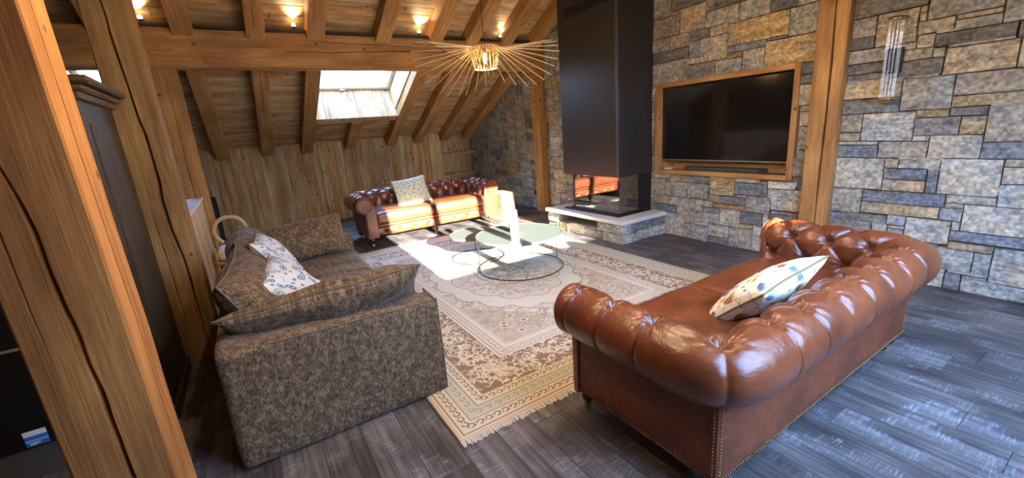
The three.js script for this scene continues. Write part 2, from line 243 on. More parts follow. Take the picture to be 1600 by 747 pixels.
// stone wall ------------------------------------------------------------------
const wallR = structure('wall_right', 'wall of coursed grey, tan and slate-blue split stones');
const HOLE = { z0: -4.03, z1: -2.32, y0: 0.91, y1: 2.03 };
{
  const mort = [];
  mort.push(box(5.035, 5.4, -0.3, 4.8, -10.2, HOLE.z0, { c: 0.001 }), box(5.035, 5.4, -0.3, 4.8, HOLE.z1, 2.0, { c: 0.001 }), box(5.035, 5.4, -0.3, HOLE.y0, HOLE.z0, HOLE.z1, { c: 0.001 }), box(5.035, 5.4, HOLE.y1, 4.8, HOLE.z0, HOLE.z1, { c: 0.001 }), box(5.2, 5.4, HOLE.y0, HOLE.y1, HOLE.z0, HOLE.z1, { c: 0.001 }));
  mesh('mortar', merge(mort), MORTAR, wallR);
  // stones measured on the photograph: tone, then left-top and right-bottom corners in crops of the wall
  const crops = { A: [1300, 0, 5.333], B: [1300, 130, 5.333], C: [1300, 250, 5.333], D: [1380, 350, 5.745], E: [1010, 0, 5.336], F: [1010, 260, 5.336] };
  const data = {
    A: 'd210,-60,800,40 t750,60,790,165 g820,-100,1455,45 p190,165,365,290 t375,140,725,350 d175,320,340,400 t735,180,1030,245 t1045,125,1435,92 g1035,170,1425,185 g1450,-60,1750,140 d870,290,1530,305 d1540,185,1700,290 t720,300,860,380 t610,370,705,385 g165,430,440,510 t600,405,840,475 t850,390,940,470 t950,385,1550,550 l1590,330,1700,550 d570,490,915,600 d150,545,420,590 d145,620,560,640',
    B: 't125,15,580,110 b110,130,555,235 g600,-35,985,205 g1045,-74,1700,55 y1015,100,1700,165 d985,195,1295,265 g1315,190,1700,480 y710,230,950,265 b700,290,1060,425 y1075,285,1280,300 y1080,315,1255,415 g95,255,240,405 l265,250,665,475 t80,415,230,475 l670,435,795,480 l820,435,1225,620 b1265,495,1700,630 w70,490,360,520 b65,520,360,610 g395,490,775,625',
    C: 'l40,-15,405,240 g440,-10,550,40 g560,-5,890,75 l910,-10,1380,320 t1450,10,1700,50 l1445,60,1700,205 l1420,210,1700,410 b430,60,780,160 b805,85,845,285 t415,160,755,270 l15,235,240,430 b255,250,930,395 l955,305,1370,380 t250,360,880,470 g945,365,1090,410 g905,405,1065,520 l1105,375,1570,640 b5,425,455,520 l465,475,610,530 l620,475,960,680 l990,530,1050,585 b985,590,1750,740 t300,425,610,480',
    D: 't605,190,985,285 g500,215,780,420 g800,275,930,455 l1000,255,1300,580 w540,410,920,500 b540,450,670,590 l690,485,1300,700 l380,400,525,540',
    E: 'g65,-40,210,130 d225,-20,500,10 p215,90,275,110 p65,175,262,285 t285,65,480,215 p495,5,570,65 d580,-20,800,10 t500,80,770,160 g795,20,1035,95 d1050,-10,1245,55 p65,330,190,415 p200,300,355,385 d370,270,530,315 t540,230,680,265 t460,325,670,490 y690,190,1190,290 g1205,95,1430,255 y995,345,1410,510 d65,445,350,485 g360,350,450,475 g65,520,335,655 d350,530,570,620 t350,490,455,510 g580,510,790,590 b745,375,980,390 b680,390,738,435 r685,450,800,475 g800,425,980,565 d1330,520,1390,620 d1320,630,1385,700 g1310,705,1380,850',
    F: 'g75,65,195,100 y205,65,285,125 b290,85,525,150 y540,95,735,250 t755,105,930,130 b755,135,1010,245 w1010,145,1250,190 l1045,185,1280,370 g55,100,160,235 g165,110,340,255 g350,150,515,265 t65,235,175,305 l195,260,250,318 y525,235,605,295 b610,245,820,325 y745,235,830,265 g835,245,1025,385 g260,262,405,400 l410,280,475,320 l480,285,548,330 r555,305,815,370 b100,310,250,385 l412,330,462,370 b470,335,615,385 l415,375,610,475 w620,360,775,500 b785,390,940,490 y775,485,885,520 l140,385,305,575 t320,420,395,470 l400,455,500,490 l315,475,500,625 l530,495,680,590 b520,580,680,655 l700,510,880,690 l890,500,960,700 b1250,-60,1300,70 d1255,110,1290,190',
  };
  const stones = [], CELL = 0.03, NZ = 340, NY = 118, Z0 = -9.78, occ = new Uint8Array(NZ * NY);
  const mark = (z0, z1, y0, y1) => { for (let j = Math.max(0, Math.round(y0 / CELL)); j < Math.min(NY, Math.round(y1 / CELL)); j++) for (let i = Math.max(0, Math.round((z0 - Z0) / CELL)); i < Math.min(NZ, Math.round((z1 - Z0) / CELL)); i++) occ[j * NZ + i] = 1; };
  const snap = (v, o) => o + Math.round((v - o) / 0.015) * 0.015;
  for (const k in data) for (const item of data[k].split(' ')) {
    const [ox, oy, sc] = crops[k], n = item.slice(1).split(',').map(Number), a = onX(ox + n[0] / sc, oy + n[1] / sc, 5), b = onX(ox + n[2] / sc, oy + n[3] / sc, 5);
    let z0 = snap(a.z, Z0), z1 = snap(b.z, Z0), y1 = snap(a.y, 0), y0 = Math.max(0, snap(b.y, 0));
    if (y0 < 0.05) y0 = 0; if (z1 - z0 < 0.04 || y1 - y0 < 0.025) continue;
    // never over the television recess or another stone
    if (z1 > HOLE.z0 - 0.02 && z0 < HOLE.z1 + 0.02 && y1 > HOLE.y0 - 0.02 && y0 < HOLE.y1 + 0.02) { if (y0 < HOLE.y0 - 0.06) y1 = HOLE.y0 - 0.02; else if (y1 > HOLE.y1 + 0.06) y0 = HOLE.y1 + 0.02; else continue; }
    for (const s of stones) { const dz = Math.min(z1, s.z1) - Math.max(z0, s.z0), dy = Math.min(y1, s.y1) - Math.max(y0, s.y0); if (dz > 0 && dy > 0) { if (dz < dy) { if (z0 < s.z0) z1 = s.z0; else z0 = s.z1; } else if (y0 < s.y0) y1 = s.y0; else y0 = s.y1; } }
    if (z1 - z0 < 0.04 || y1 - y0 < 0.025) continue;
    stones.push({ z0, z1, y0, y1, t: item[0] }); mark(z0, z1, y0, y1);
  }
  // close the joints: each measured stone grows until it meets its neighbours
  for (let pass = 0; pass < 6; pass++) for (const a of stones) for (const [k, d] of [['z0', -0.005], ['z1', 0.005], ['y0', -0.005], ['y1', 0.005]]) {
    const t = { ...a, [k]: a[k] + d }; if (t.y0 < 0) continue;
    if (t.z1 > HOLE.z0 - 0.02 && t.z0 < HOLE.z1 + 0.02 && t.y1 > HOLE.y0 - 0.02 && t.y0 < HOLE.y1 + 0.02) continue;
    if (stones.every((b) => b === a || t.z1 <= b.z0 + 1e-6 || t.z0 >= b.z1 - 1e-6 || t.y1 <= b.y0 + 1e-6 || t.y0 >= b.y1 - 1e-6)) a[k] = t[k];
  }
  for (const a of stones) mark(a.z0, a.z1, a.y0, a.y1);
  mark(HOLE.z0 - 0.06, HOLE.z1 + 0.06, HOLE.y0 - 0.06, HOLE.y1 + 0.06); mark(-5.0, -4.2, 0, 4); mark(-5.3, -4.17, 0.97, 4);
  const R = rngOf(7), tones = 'gggggllllttybbdpg';
  for (let j = 0; j < NY; j++) for (let i = 0; i < NZ; i++) {
    if (occ[j * NZ + i]) continue;
    const z = Z0 + i * CELL, y = j * CELL; if (y + 0.02 > roofY(z) || z > 0.35) continue;
    const far = z < -5, big = R() < 0.5; let w = Math.round(far ? (big ? 10 + R() * 9 : 5 + R() * 8) : big ? 8 + R() * 7 : 4 + R() * 7), h = Math.round(big ? 5 + R() * 4 : 2 + R() * 3.4), k = 0;
    while (k < w && i + k < NZ && !occ[j * NZ + i + k]) k++; w = k; if (w < 1) continue;
    let hh = 1; up: for (; hh < h; hh++) for (let q = 0; q < w; q++) if (j + hh >= NY || occ[(j + hh) * NZ + i + q]) break up; h = hh;
    mark(z, z + w * CELL, y, y + h * CELL);
    if (w * h >= 3) stones.push({ z0: z, z1: z + w * CELL, y0: y, y1: y + h * CELL, t: tones[Math.floor(R() * tones.length)] });
  }
  function stoneGeo(w, h, R, flat = 1) { // shallow block: proud uneven face, rounded arrises, outer ring set back into the joint
    const b = Math.min(0.0055, w * 0.2, h * 0.2), gap = 0.0015, us = [gap, b, lerp(b, w - b, 0.35 + R() * 0.3), w - b, w - gap], vs = [gap, b, lerp(b, h - b, 0.35 + R() * 0.3), h - b, h - gap];
    const proud = 0.004 + R() * 0.013 * flat, tx = (R() - 0.5) * 0.012, ty = (R() - 0.5) * 0.01, j = () => (R() - 0.5) * Math.min(0.0065, w * 0.07, h * 0.09);
    const P = []; for (let q = 0; q < 5; q++) for (let p = 0; p < 5; p++) { const edge = p === 0 || q === 0 || p === 4 || q === 4; P.push([us[p] + j() - w / 2, vs[q] + j() - h / 2, edge ? -0.03 * flat : proud + tx * (us[p] / w - 0.5) * 2 + ty * (vs[q] / h - 0.5) * 2 + (R() - 0.5) * 0.007]); }
    const ou = R() * 3, ov = R() * 3;
    const g = gridGeo(4, 4, (a, c) => P[Math.round(c * 4) * 5 + Math.round(a * 4)], (a, c) => { const q = P[Math.round(c * 4) * 5 + Math.round(a * 4)]; return [q[0] + ou, q[1] + ov]; });
    const f = g.toNonIndexed(); f.computeVertexNormals(); return f;
  }
  for (const s of stones) s.a = (s.z1 - s.z0) * (s.y1 - s.y0) / (25 + s.z0 * s.z0) * (s.z0 > -0.15 || s.y0 > 3.2 ? 0.1 : 1);
  stones.sort((a, b) => b.a - a.a);
  const rest = [];
  stones.forEach((s, k) => {
    const g = stoneGeo(s.z1 - s.z0, s.y1 - s.y0, R, s.z0 < -5 ? 0.45 : 0.8), vs = STONE[s.t], mat = vs[Math.floor(R() * vs.length)];
    g.rotateY(-Math.PI / 2);
    if (k < 300) { const m = mesh('stone', g, mat, wallR); m.position.set(5, (s.y0 + s.y1) / 2, (s.z0 + s.z1) / 2); }
    else { g.translate(5, (s.y0 + s.y1) / 2, (s.z0 + s.z1) / 2); const c = new Float32Array(g.attributes.position.count * 3); for (let i = 0; i < c.length; i += 3) { c[i] = mat.color.r; c[i + 1] = mat.color.g; c[i + 2] = mat.color.b; } g.setAttribute('color', new THREE.BufferAttribute(c, 3)); rest.push(g); }
  });
  if (rest.length) { const m = mesh('small_stones', mergeGeometries(rest), std({ map: ST[0].map, bumpMap: ST[0].bump, bumpScale: 0.008, roughness: 0.88, vertexColors: true }), wallR); m.userData.kind = 'stuff'; }
  console.log('stones', stones.length);
  globalThis.__stoneGeo = stoneGeo;
}
const stoneGeo = globalThis.__stoneGeo;
// far knee wall of upright reclaimed boards, with a shelf recess beside the stone wall
const wallB = structure('wall_back', 'low knee wall of upright reclaimed pine boards');
{
  const R = rngOf(11);
  mesh('backing', box(XL - 0.2, 5.2, -0.3, 2.2, -10.3, -9.99, { c: 0.01 }), MB[5], wallB);
  mesh('backing_of_boards', box(XL - 0.2, 4.1, -0.05, 1.7, -9.99, -9.735, { c: 0.005 }), MB[5], wallB);
  let x = -2.2;
  while (x < 3.78) { const w = Math.min(0.12 + R() * 0.09, 3.78 - x + 0.001); if (w > 0.03) { const m = mesh('board', box(x + 0.002, x + w - 0.002, 0, 1.72, -9.735, -9.705 + R() * 0.008, { grain: 'y', c: 0.004, ou: R() * 5, ov: R() * 5 }), MB[Math.floor(R() * 6)], wallB); } x += w; }
  mesh('jamb', box(3.8, 4.02, 0, 1.72, -9.74, -9.68, { ou: 2.2 }), MBw[2], wallB);
  mesh('jamb', box(4.02, 4.12, 0, 1.72, -9.98, -9.70, { ou: 3.2 }), MB[1], wallB);
  for (let k = 0; k < 6; k++) mesh('board', box(4.12 + k * 0.15, 4.267 + k * 0.15, 0, 1.75, -9.99, -9.965, { ou: R() * 5, ov: R() * 5 }), MB[Math.floor(R() * 5)], wallB);
  for (const y of [0.66, 1.17]) mesh('shelf', box(4.12, 5.0, y - 0.045, y, -9.97, -9.70, { grain: 'x', c: 0.004, ou: y }), MB[1], wallB);
}
const wallL = structure('wall_left', 'wall beyond the timber posts');
mesh('boarding', box(XL - 0.25, XL, -0.3, 4.7, -10.2, 2.0, { c: 0.01 }), MB[2], wallL);
const wallF = structure('wall_front', 'knee wall behind the viewer');
mesh('boarding', box(XL - 0.2, 5.3, -0.3, 1.26, 1.78, 1.98, { c: 0.01 }), MB[3], wallF);
// ceiling ----------------------------------------------------------------------
const ceiling = structure('ceiling', 'sloping ceiling of reclaimed pine boards');
{
  const R = rngOf(23), deckMat = MB[0], deck = [];
  const A = (x0, x1, q0, q1, n0, n1, o = {}) => box(-x1, -x0, q0, q1, n0, n1, { grain: 'x', ...o }).applyMatrix4(slopeA);
  const QT = qA(ZR) + 0.06, D0 = 0.03, D1 = 0.6;
  deck.push(A(XL - 0.25, 5.4, -0.5, OQ0, D0, D1), A(XL - 0.25, 5.4, OQ1, QT + 0.15, D0, D1), A(XL - 0.25, OPEN[1].x0, OQ0, OQ1, D0, D1), A(OPEN[1].x1, OPEN[0].x0, OQ0, OQ1, D0, D1), A(OPEN[0].x1, 5.4, OQ0, OQ1, D0, D1));
  const B = (x0, x1, z0, z1, n0, n1) => box(x0, x1, qB(z1), qB(z0), n0, n1, { grain: 'x' }).applyMatrix4(slopeB);
  // near slope with its roof-window opening
  deck.push(B(XL - 0.25, 5.4, ZR - 0.08, -0.29, 0, 0.16), B(XL - 0.25, 5.4, 1.465, 2.3, 0, 0.16), B(XL - 0.25, 1.22, -0.29, 1.465, 0, 0.16), B(3.68, 5.4, -0.29, 1.465, 0, 0.16));
  mesh('roof_deck', merge(deck), deckMat, ceiling);
  let q = 0;
  while (q < QT) {
    const w = Math.min(0.14 + R() * 0.06, QT - q); if (w < 0.03) break;
    const hit = q + w > OQ0 && q < OQ1, spans = hit ? [[-3.9, OPEN[1].x0], [OPEN[1].x1, OPEN[0].x0], [OPEN[0].x1, 5.03]] : [[-3.9, 5.03]];
    const qa = q, qb = q + w; // rows that straddle an opening edge are cut along it
    for (const [a, b] of spans) {
      let x = a; while (x < b - 0.01) { let e = Math.min(b, x + 1.6 + R() * 1.8); if (b - e < 0.5) e = b;
        mesh('board', A(x + 0.001, e - 0.001, qa + 0.0015, qb - 0.0015, 0, 0.028 - R() * 0.004, { c: 0.004, ou: R() * 5, ov: R() * 5 }), MB[Math.floor(R() * 6)], ceiling); x = e; }
    }
    if (hit) for (const o of OPEN) { if (qa < OQ0) mesh('board', A(o.x0 - 0.0, o.x1, qa + 0.0015, OQ0, 0, 0.026, { c: 0.003, ou: R() * 5 }), MB[1], ceiling); if (qb > OQ1) mesh('board', A(o.x0, o.x1, OQ1, qb - 0.0015, 0, 0.026, { c: 0.003, ou: R() * 5 }), MB[1], ceiling); }
    q += w;
  }
  // shafts and roof windows of the far slope
  const sash = std({ color: rgb(0.8, 0.76, 0.68), roughness: 0.5 });
  OPEN.forEach((o, k) => {
    const win = structure('window_' + (k + 1), k ? 'roof window above the armoire' : 'roof window in a board-lined shaft');
    const P = (...a) => A(...a), lin = 0.02, T = 0.45;
    let x = o.x0; while (x < o.x1 - 0.01) { const w = Math.min(0.16 + R() * 0.06, o.x1 - x); mesh('board', P(x + 0.001, x + w - 0.001, OQ0, OQ0 + lin, -0.17, T, { grain: 'z', c: 0.003, ou: R() * 5, ov: R() * 5 }), MBw[Math.floor(R() * 3)], win); x += w; }
    mesh('board', P(o.x0, o.x1, OQ1 - lin, OQ1, -0.02, T, { grain: 'z', c: 0.003 }), MBw[0], win);
    for (const s of [0, 1]) { let y = OQ0 + lin; while (y < OQ1 - lin - 0.01) { const w = Math.min(0.19 + R() * 0.05, OQ1 - lin - y), xa = s ? o.x1 - lin : o.x0; mesh('board', P(xa, xa + lin, y + 0.001, y + w - 0.001, -0.02, T, { grain: 'z', c: 0.003, ou: R() * 5 }), MBw[Math.floor(R() * 3)], win); y += w; } }
    const fw = 0.07, f0 = T - 0.03, f1 = T + 0.05, x0 = o.x0 + lin, x1 = o.x1 - lin, y0 = OQ0 + lin, y1 = OQ1 - lin;
    mesh('frame_bar', P(x0, x1, y0, y0 + fw, f0, f1, { c: 0.008 }), sash, win); mesh('frame_bar', P(x0, x1, y1 - fw, y1, f0, f1, { c: 0.008 }), sash, win);
    mesh('frame_bar', P(x0, x0 + fw, y0 + fw, y1 - fw, f0, f1, { c: 0.008, grain: 'y' }), sash, win); mesh('frame_bar', P(x1 - fw, x1, y0 + fw, y1 - fw, f0, f1, { c: 0.008, grain: 'y' }), sash, win);
    mesh('pane', P(x0 + fw - 0.01, x1 - fw + 0.01, y0 + fw - 0.01, y1 - fw + 0.01, T + 0.012, T + 0.02, { c: 0.001 }), pane, win);
    const hx = lerp(x0, x1, 0.38); const hd = mesh('handle', merge([P(hx - 0.012, hx + 0.012, y0 + 0.02, y0 + 0.05, f0 - 0.02, f0, { c: 0.003 }), P(hx - 0.05, hx + 0.05, y0 + 0.025, y0 + 0.045, f0 - 0.035, f0 - 0.02, { c: 0.006 })]), std({ color: rgb(0.7, 0.7, 0.7), metalness: 0.9, roughness: 0.3 }), win, 'small metal handle');
    // timber header carrying the lower end of the shaft
    mesh('header', P(o.x0, o.x1, OQ0 - 0.16, OQ0 - 0.002, -0.17, -0.002, { c: 0.006, ou: 1.3 }), MB[1], win);
  });
  // three roof windows side by side over the viewer, where the sun comes in
  const bars = [1.22, 2.03, 2.9, 3.68];
  for (let k = 0; k < 3; k++) {
    const win = structure('window_' + (k + 3), 'roof window in the near slope'), a = bars[k] + (k ? 0.035 : 0), b = bars[k + 1] - (k < 2 ? 0.035 : 0), f = 0.03;
    mesh('frame_bar', B(a, b, -0.29, -0.29 + f, 0.02, 0.1), sash, win); mesh('frame_bar', B(a, b, 1.465 - f, 1.465, 0.02, 0.06), sash, win); mesh('frame_bar', B(a, a + f, -0.29 + f, 1.465 - f, 0.02, 0.1), sash, win); mesh('frame_bar', B(b - f, b, -0.29 + f, 1.465 - f, 0.02, 0.1), sash, win);
    mesh('pane', B(a + f - 0.005, b - f + 0.005, -0.29 + f - 0.005, 1.465 - f + 0.005, 0.06, 0.066), pane, win);
    if (k) mesh('mullion', B(bars[k] - 0.035, bars[k] + 0.035, -0.29, 1.465, -0.02, 0.14), MT[1], win);
  }
}
// ---------------------------------------------------------------- timber frame
const RX = [-2.6, -1.95, -1.12, -0.39, 0.355, 1.06, 2.78, 3.41, 4.07, 4.66];
const rafter = (x, z0, z1, seed, label, group) => {
  const len = (z1 - z0) * NN, g = timber(0.215, 0.195, len, { seed, wav: 0.004, rows: Math.round(len / 0.12), cracks: seed % 2 ? [{ f: 0, u0: 0.55, u1: 0.4, v0: 0.3, v1: len * 0.8, w: 0.003, dp: 0.02 }] : [] });
  g.rotateX(Math.atan2(1, SL)); const m = mesh('rafter', g, [MT[0], MT[1], MT[2]][seed % 3], scene);
  m.position.set(x + 0.1075, roofY(z0) - 0.0975 / NN - 0.001, z0 + 0.0975 * SL / NN); tag(m, label, 'rafter', group);
};
const rafterLabels = ['fourth rafter from the roof window towards the armoire side', 'rafter beyond the armoire on the far side of the second roof window', 'rafter between the small roof window and the jointed beam end', 'rafter over the jointed end of the long beam', 'brown rafter one bay from the roof window towards the jointed beam end', 'rafter edging the roof window on the side of the jointed beam end', 'rafter edging the roof window on the side of the stone wall', 'first free rafter between the roof window and the stone wall', 'second free rafter between the roof window and the stone wall', 'rafter lying along the stone wall and stopping at the fireplace hood'];
RX.forEach((x, k) => rafter(x, ZB + 0.05, k === 9 ? -5.36 : ZR, k + 3, rafterLabels[k], 'rafters under the board ceiling'));
rafter(1.9, ZB + 0.05, -8.74, 31, 'stub rafter between the knee wall and the roof window header');
rafter(1.97, -7.13, ZR, 32, 'shortened rafter rising above the roof window beside the pendant lamp');
function post(name, x0, x1, z0, z1, y1, mat, label, o) { const m = mesh(name, timber(x1 - x0, z1 - z0, y1, o), mat, scene); m.position.set((x0 + x1) / 2, 0, (z0 + z1) / 2); return tag(m, label, 'post'); }
post('wooden_post', -0.70, -0.44, -2.10, -1.84, 2.6, MT[3], 'large orange-brown timber post with long drying cracks in front of the armoire', { seed: 5, wav: 0.004, cracks: [{ f: 0, u0: 0.62, u1: 0.42, v0: 0.05, v1: 1.75, w: 0.008, dp: 0.05, wob: 0.2 }, { f: 0, u0: 0.22, u1: 0.2, v0: 1.0, v1: 1.9, w: 0.002, dp: 0.02 }, { f: 1, u0: 0.5, u1: 0.42, v0: 0.2, v1: 2.5, w: 0.004, dp: 0.03, wob: 0.12 }] });
post('wooden_post', -0.70, -0.44, -4.32, -4.06, 4.2, MG, 'greyish knotty timber post between the armoire and the brown velvet sofa', { seed: 9, wav: 0.004, cracks: [{ f: 0, u0: 0.7, u1: 0.42, v0: 0.1, v1: 2.9, w: 0.009, dp: 0.05, wob: 0.22 }, { f: 0, u0: 0.3, u1: 0.25, v0: 0.3, v1: 1.3, w: 0.003, dp: 0.02 }] });
post('wooden_post', -0.70, -0.445, -6.87, -6.605, 2.64, MT[1], 'timber post carrying the jointed end of the long ceiling beam', { seed: 12, cracks: [{ f: 0, u0: 0.45, u1: 0.55, v0: 0.3, v1: 2.5, w: 0.004, dp: 0.03, wob: 0.1 }] });
post('wooden_post', 4.83, 4.99, -6.86, -6.62, 2.64, MT[0], 'pale timber post against the stone wall beside the fireplace', { seed: 15, cracks: [{ f: 3, u0: 0.5, u1: 0.45, v0: 0.6, v1: 2.2, w: 0.002, dp: 0.02 }] });
post('wooden_post', 4.9, 4.99, -2.135, -1.875, 2.6, MT[1], 'timber post with one long split on the stone wall beside the television', { seed: 18, cracks: [{ f: 3, u0: 0.62, u1: 0.56, v0: 0.1, v1: 2.8, w: 0.01, dp: 0.06, wob: 0.14, wf: 1.4 }] });
{
  const beam = (z0, z1, y0, y1, seed, cracks) => { const g = timber(y1 - y0, z1 - z0, XR + 0.034 - XL, { seed, wav: 0.006, cracks }); g.rotateZ(-Math.PI / 2); g.translate(XL, (y0 + y1) / 2, (z0 + z1) / 2); return g; };
  const b1 = thing('ceiling_beam', 'long timber beam with a scarf joint spanning to the stone wall', 'beam');
  mesh('timber', beam(-6.87, -6.6, 2.64, 3.07, 21, [{ f: 0, u0: 0.55, u1: 0.42, v0: 4.6, v1: 7.4, w: 0.007, dp: 0.04, wob: 0.12 }, { f: 0, u0: 0.2, u1: 0.3, v0: 5.0, v1: 6.6, w: 0.005, dp: 0.03 }]), MT[1], b1);
  const sh = new THREE.Shape(); [[-0.63, 2.86], [-0.6, 2.845], [-0.57, 2.9], [-0.44, 2.83], [-0.3, 2.78], [-0.16, 2.74], [-0.14, 2.645], [-0.63, 2.645]].forEach(([x, y], i) => (i ? sh.lineTo(x, y) : sh.moveTo(x, y)));
  const sg = new THREE.ExtrudeGeometry(sh, { depth: 0.008, bevelEnabled: true, bevelSize: 0.0015, bevelThickness: 0.0015, bevelSegments: 1 }); sg.translate(0, 0, -6.603);
  mesh('scarf_joint', planarUV(sg, 'x', 0.5, 2, 0.3, 0.2), MT[0], b1, 'stepped scarf joint cut into the beam');
  const b2 = mesh('ceiling_beam', beam(-2.135, -1.865, 2.6, 3.03, 22, []), MT[0], scene); tag(b2, 'timber beam resting on the post beside the television', 'beam');
}
// ---------------------------------------------------------------- soft goods
function roundBox(w, h, d, r, n = 0.05, fn) { // box with rounded edges, evenly subdivided; fn(p, normal) may move points
  const seg = (l) => Math.max(4, Math.min(80, Math.round(l / n))), g0 = new THREE.BoxGeometry(w, h, d, seg(w), seg(h), seg(d)); g0.deleteAttribute('uv'); g0.deleteAttribute('normal');
  const warp = (x, L) => { const k = Math.max(0.02, L - r); return Math.abs(x) <= k ? x : x; };
  const g = mergeVertices(g0, 1e-5), p = g.attributes.position, a = V(), c = V(), nn = V();
  for (let i = 0; i < p.count; i++) {
    a.fromBufferAttribute(p, i); c.set(clamp(a.x, -w / 2 + r, w / 2 - r), clamp(a.y, -h / 2 + r, h / 2 - r), clamp(a.z, -d / 2 + r, d / 2 - r));
    nn.subVectors(a, c); if (nn.lengthSq() > 1e-12) nn.normalize(); a.copy(c).addScaledVector(nn, r);
    if (fn) fn(a, nn); p.setXYZ(i, a.x, a.y, a.z);
  }
  g.computeVertexNormals(); return g;
}
function smoothPlanarUV(geo, su = 0.6, sv = su) { // planar uv by dominant smooth normal, keeps smooth shading
  const g = geo.index ? geo.toNonIndexed() : geo, p = g.attributes.position, nr = g.attributes.normal, uv = new Float32Array(p.count * 2);
  for (let i = 0; i < p.count; i += 3) {
    let x = 0, y = 0, z = 0; for (let k = 0; k < 3; k++) { x += nr.getX(i + k); y += nr.getY(i + k); z += nr.getZ(i + k); }
    x = Math.abs(x); y = Math.abs(y); z = Math.abs(z);
    for (let k = 0; k < 3; k++) { const q = [p.getX(i + k), p.getY(i + k), p.getZ(i + k)], t = x > y && x > z ? [q[2], q[1]] : y > z ? [q[0], q[2]] : [q[0], q[1]]; uv[(i + k) * 2] = t[0] / su; uv[(i + k) * 2 + 1] = t[1] / sv; }
  }
  g.setAttribute('uv', new THREE.BufferAttribute(uv, 2)); return g;
}
// leather, velvet
const leatherTex = pair(512, 512, (u, v) => {
  const a = fbm(u * 5, v * 5, 5, 5, 201, 5), b = fbm(u * 70, v * 70, 70, 70, 211, 2), c = fbm(u * 22, v * 22, 22, 22, 221, 3), sc = Math.abs(fbm(u * 9, v * 9, 9, 9, 231, 4) - 0.5);
  let t = 0.5 + (a - 0.5) * 1.1 + (c - 0.5) * 0.5 + (b - 0.5) * 0.25; const worn = sstep(0.012, 0.003, sc) * sstep(0.5, 0.62, a) * 0.45;
  t = clamp(t); return [lerp(lerp(80, 138, t), 170, worn), lerp(lerp(40, 71, t), 112, worn), lerp(lerp(22, 37, t), 76, worn), clamp(0.5 + (b - 0.5) * 0.9 + (c - 0.5) * 0.4) * 255];
});
const leather = phy({ map: leatherTex.map, bumpMap: leatherTex.bump, bumpScale: 0.0012, roughness: 0.33, clearcoat: 0.3, clearcoatRoughness: 0.3 });
const leatherFlat = phy({ map: leatherTex.map, bumpMap: leatherTex.bump, bumpScale: 0.001, roughness: 0.55 });
const velvetTex = pair(512, 512, (u, v) => {
  const rib = Math.pow(Math.abs(Math.sin(Math.PI * (v * 64 + 0.5 * fbm(u * 8, v * 8, 8, 8, 311, 2)))), 0.6), n = fbm(u * 16, v * 16, 16, 16, 301, 5), pile = fbm(u * 90, v * 40, 90, 40, 321, 2), m2 = fbm(u * 20, v * 24, 20, 24, 331, 3), dash = sstep(0.52, 0.66, pnoise(u * 70, v * 64, 70, 64, 341));
  const t = clamp(0.42 + (n - 0.5) * 0.75 + (pile - 0.5) * 1.2 + (m2 - 0.5) * 0.5 + (rib - 0.7) * 0.25), k = 0.75 + 0.25 * rib;
  const lt = sstep(0.35, 0.05, rib) * dash * 0.35;
  return [lerp(lerp(66, 158, t) * k, 200, lt), lerp(lerp(50, 134, t) * k, 178, lt), lerp(lerp(33, 104, t) * k, 142, lt), clamp(rib * 0.7 + pile * 0.3) * 255];
});
const velvet = phy({ map: velvetTex.map, bumpMap: velvetTex.bump, bumpScale: 0.0025, roughness: 0.8, sheen: 0.5, sheenRoughness: 0.4, sheenColor: rgb(0.6, 0.55, 0.48) });
const piping = std({ color: rgb(0.14, 0.105, 0.07), roughness: 0.8 });
const nailBrass = std({ color: rgb(0.3, 0.2, 0.1), roughness: 0.4, metalness: 1 });
const turnedWood = std({ color: rgb(0.05, 0.028, 0.016), roughness: 0.35 });

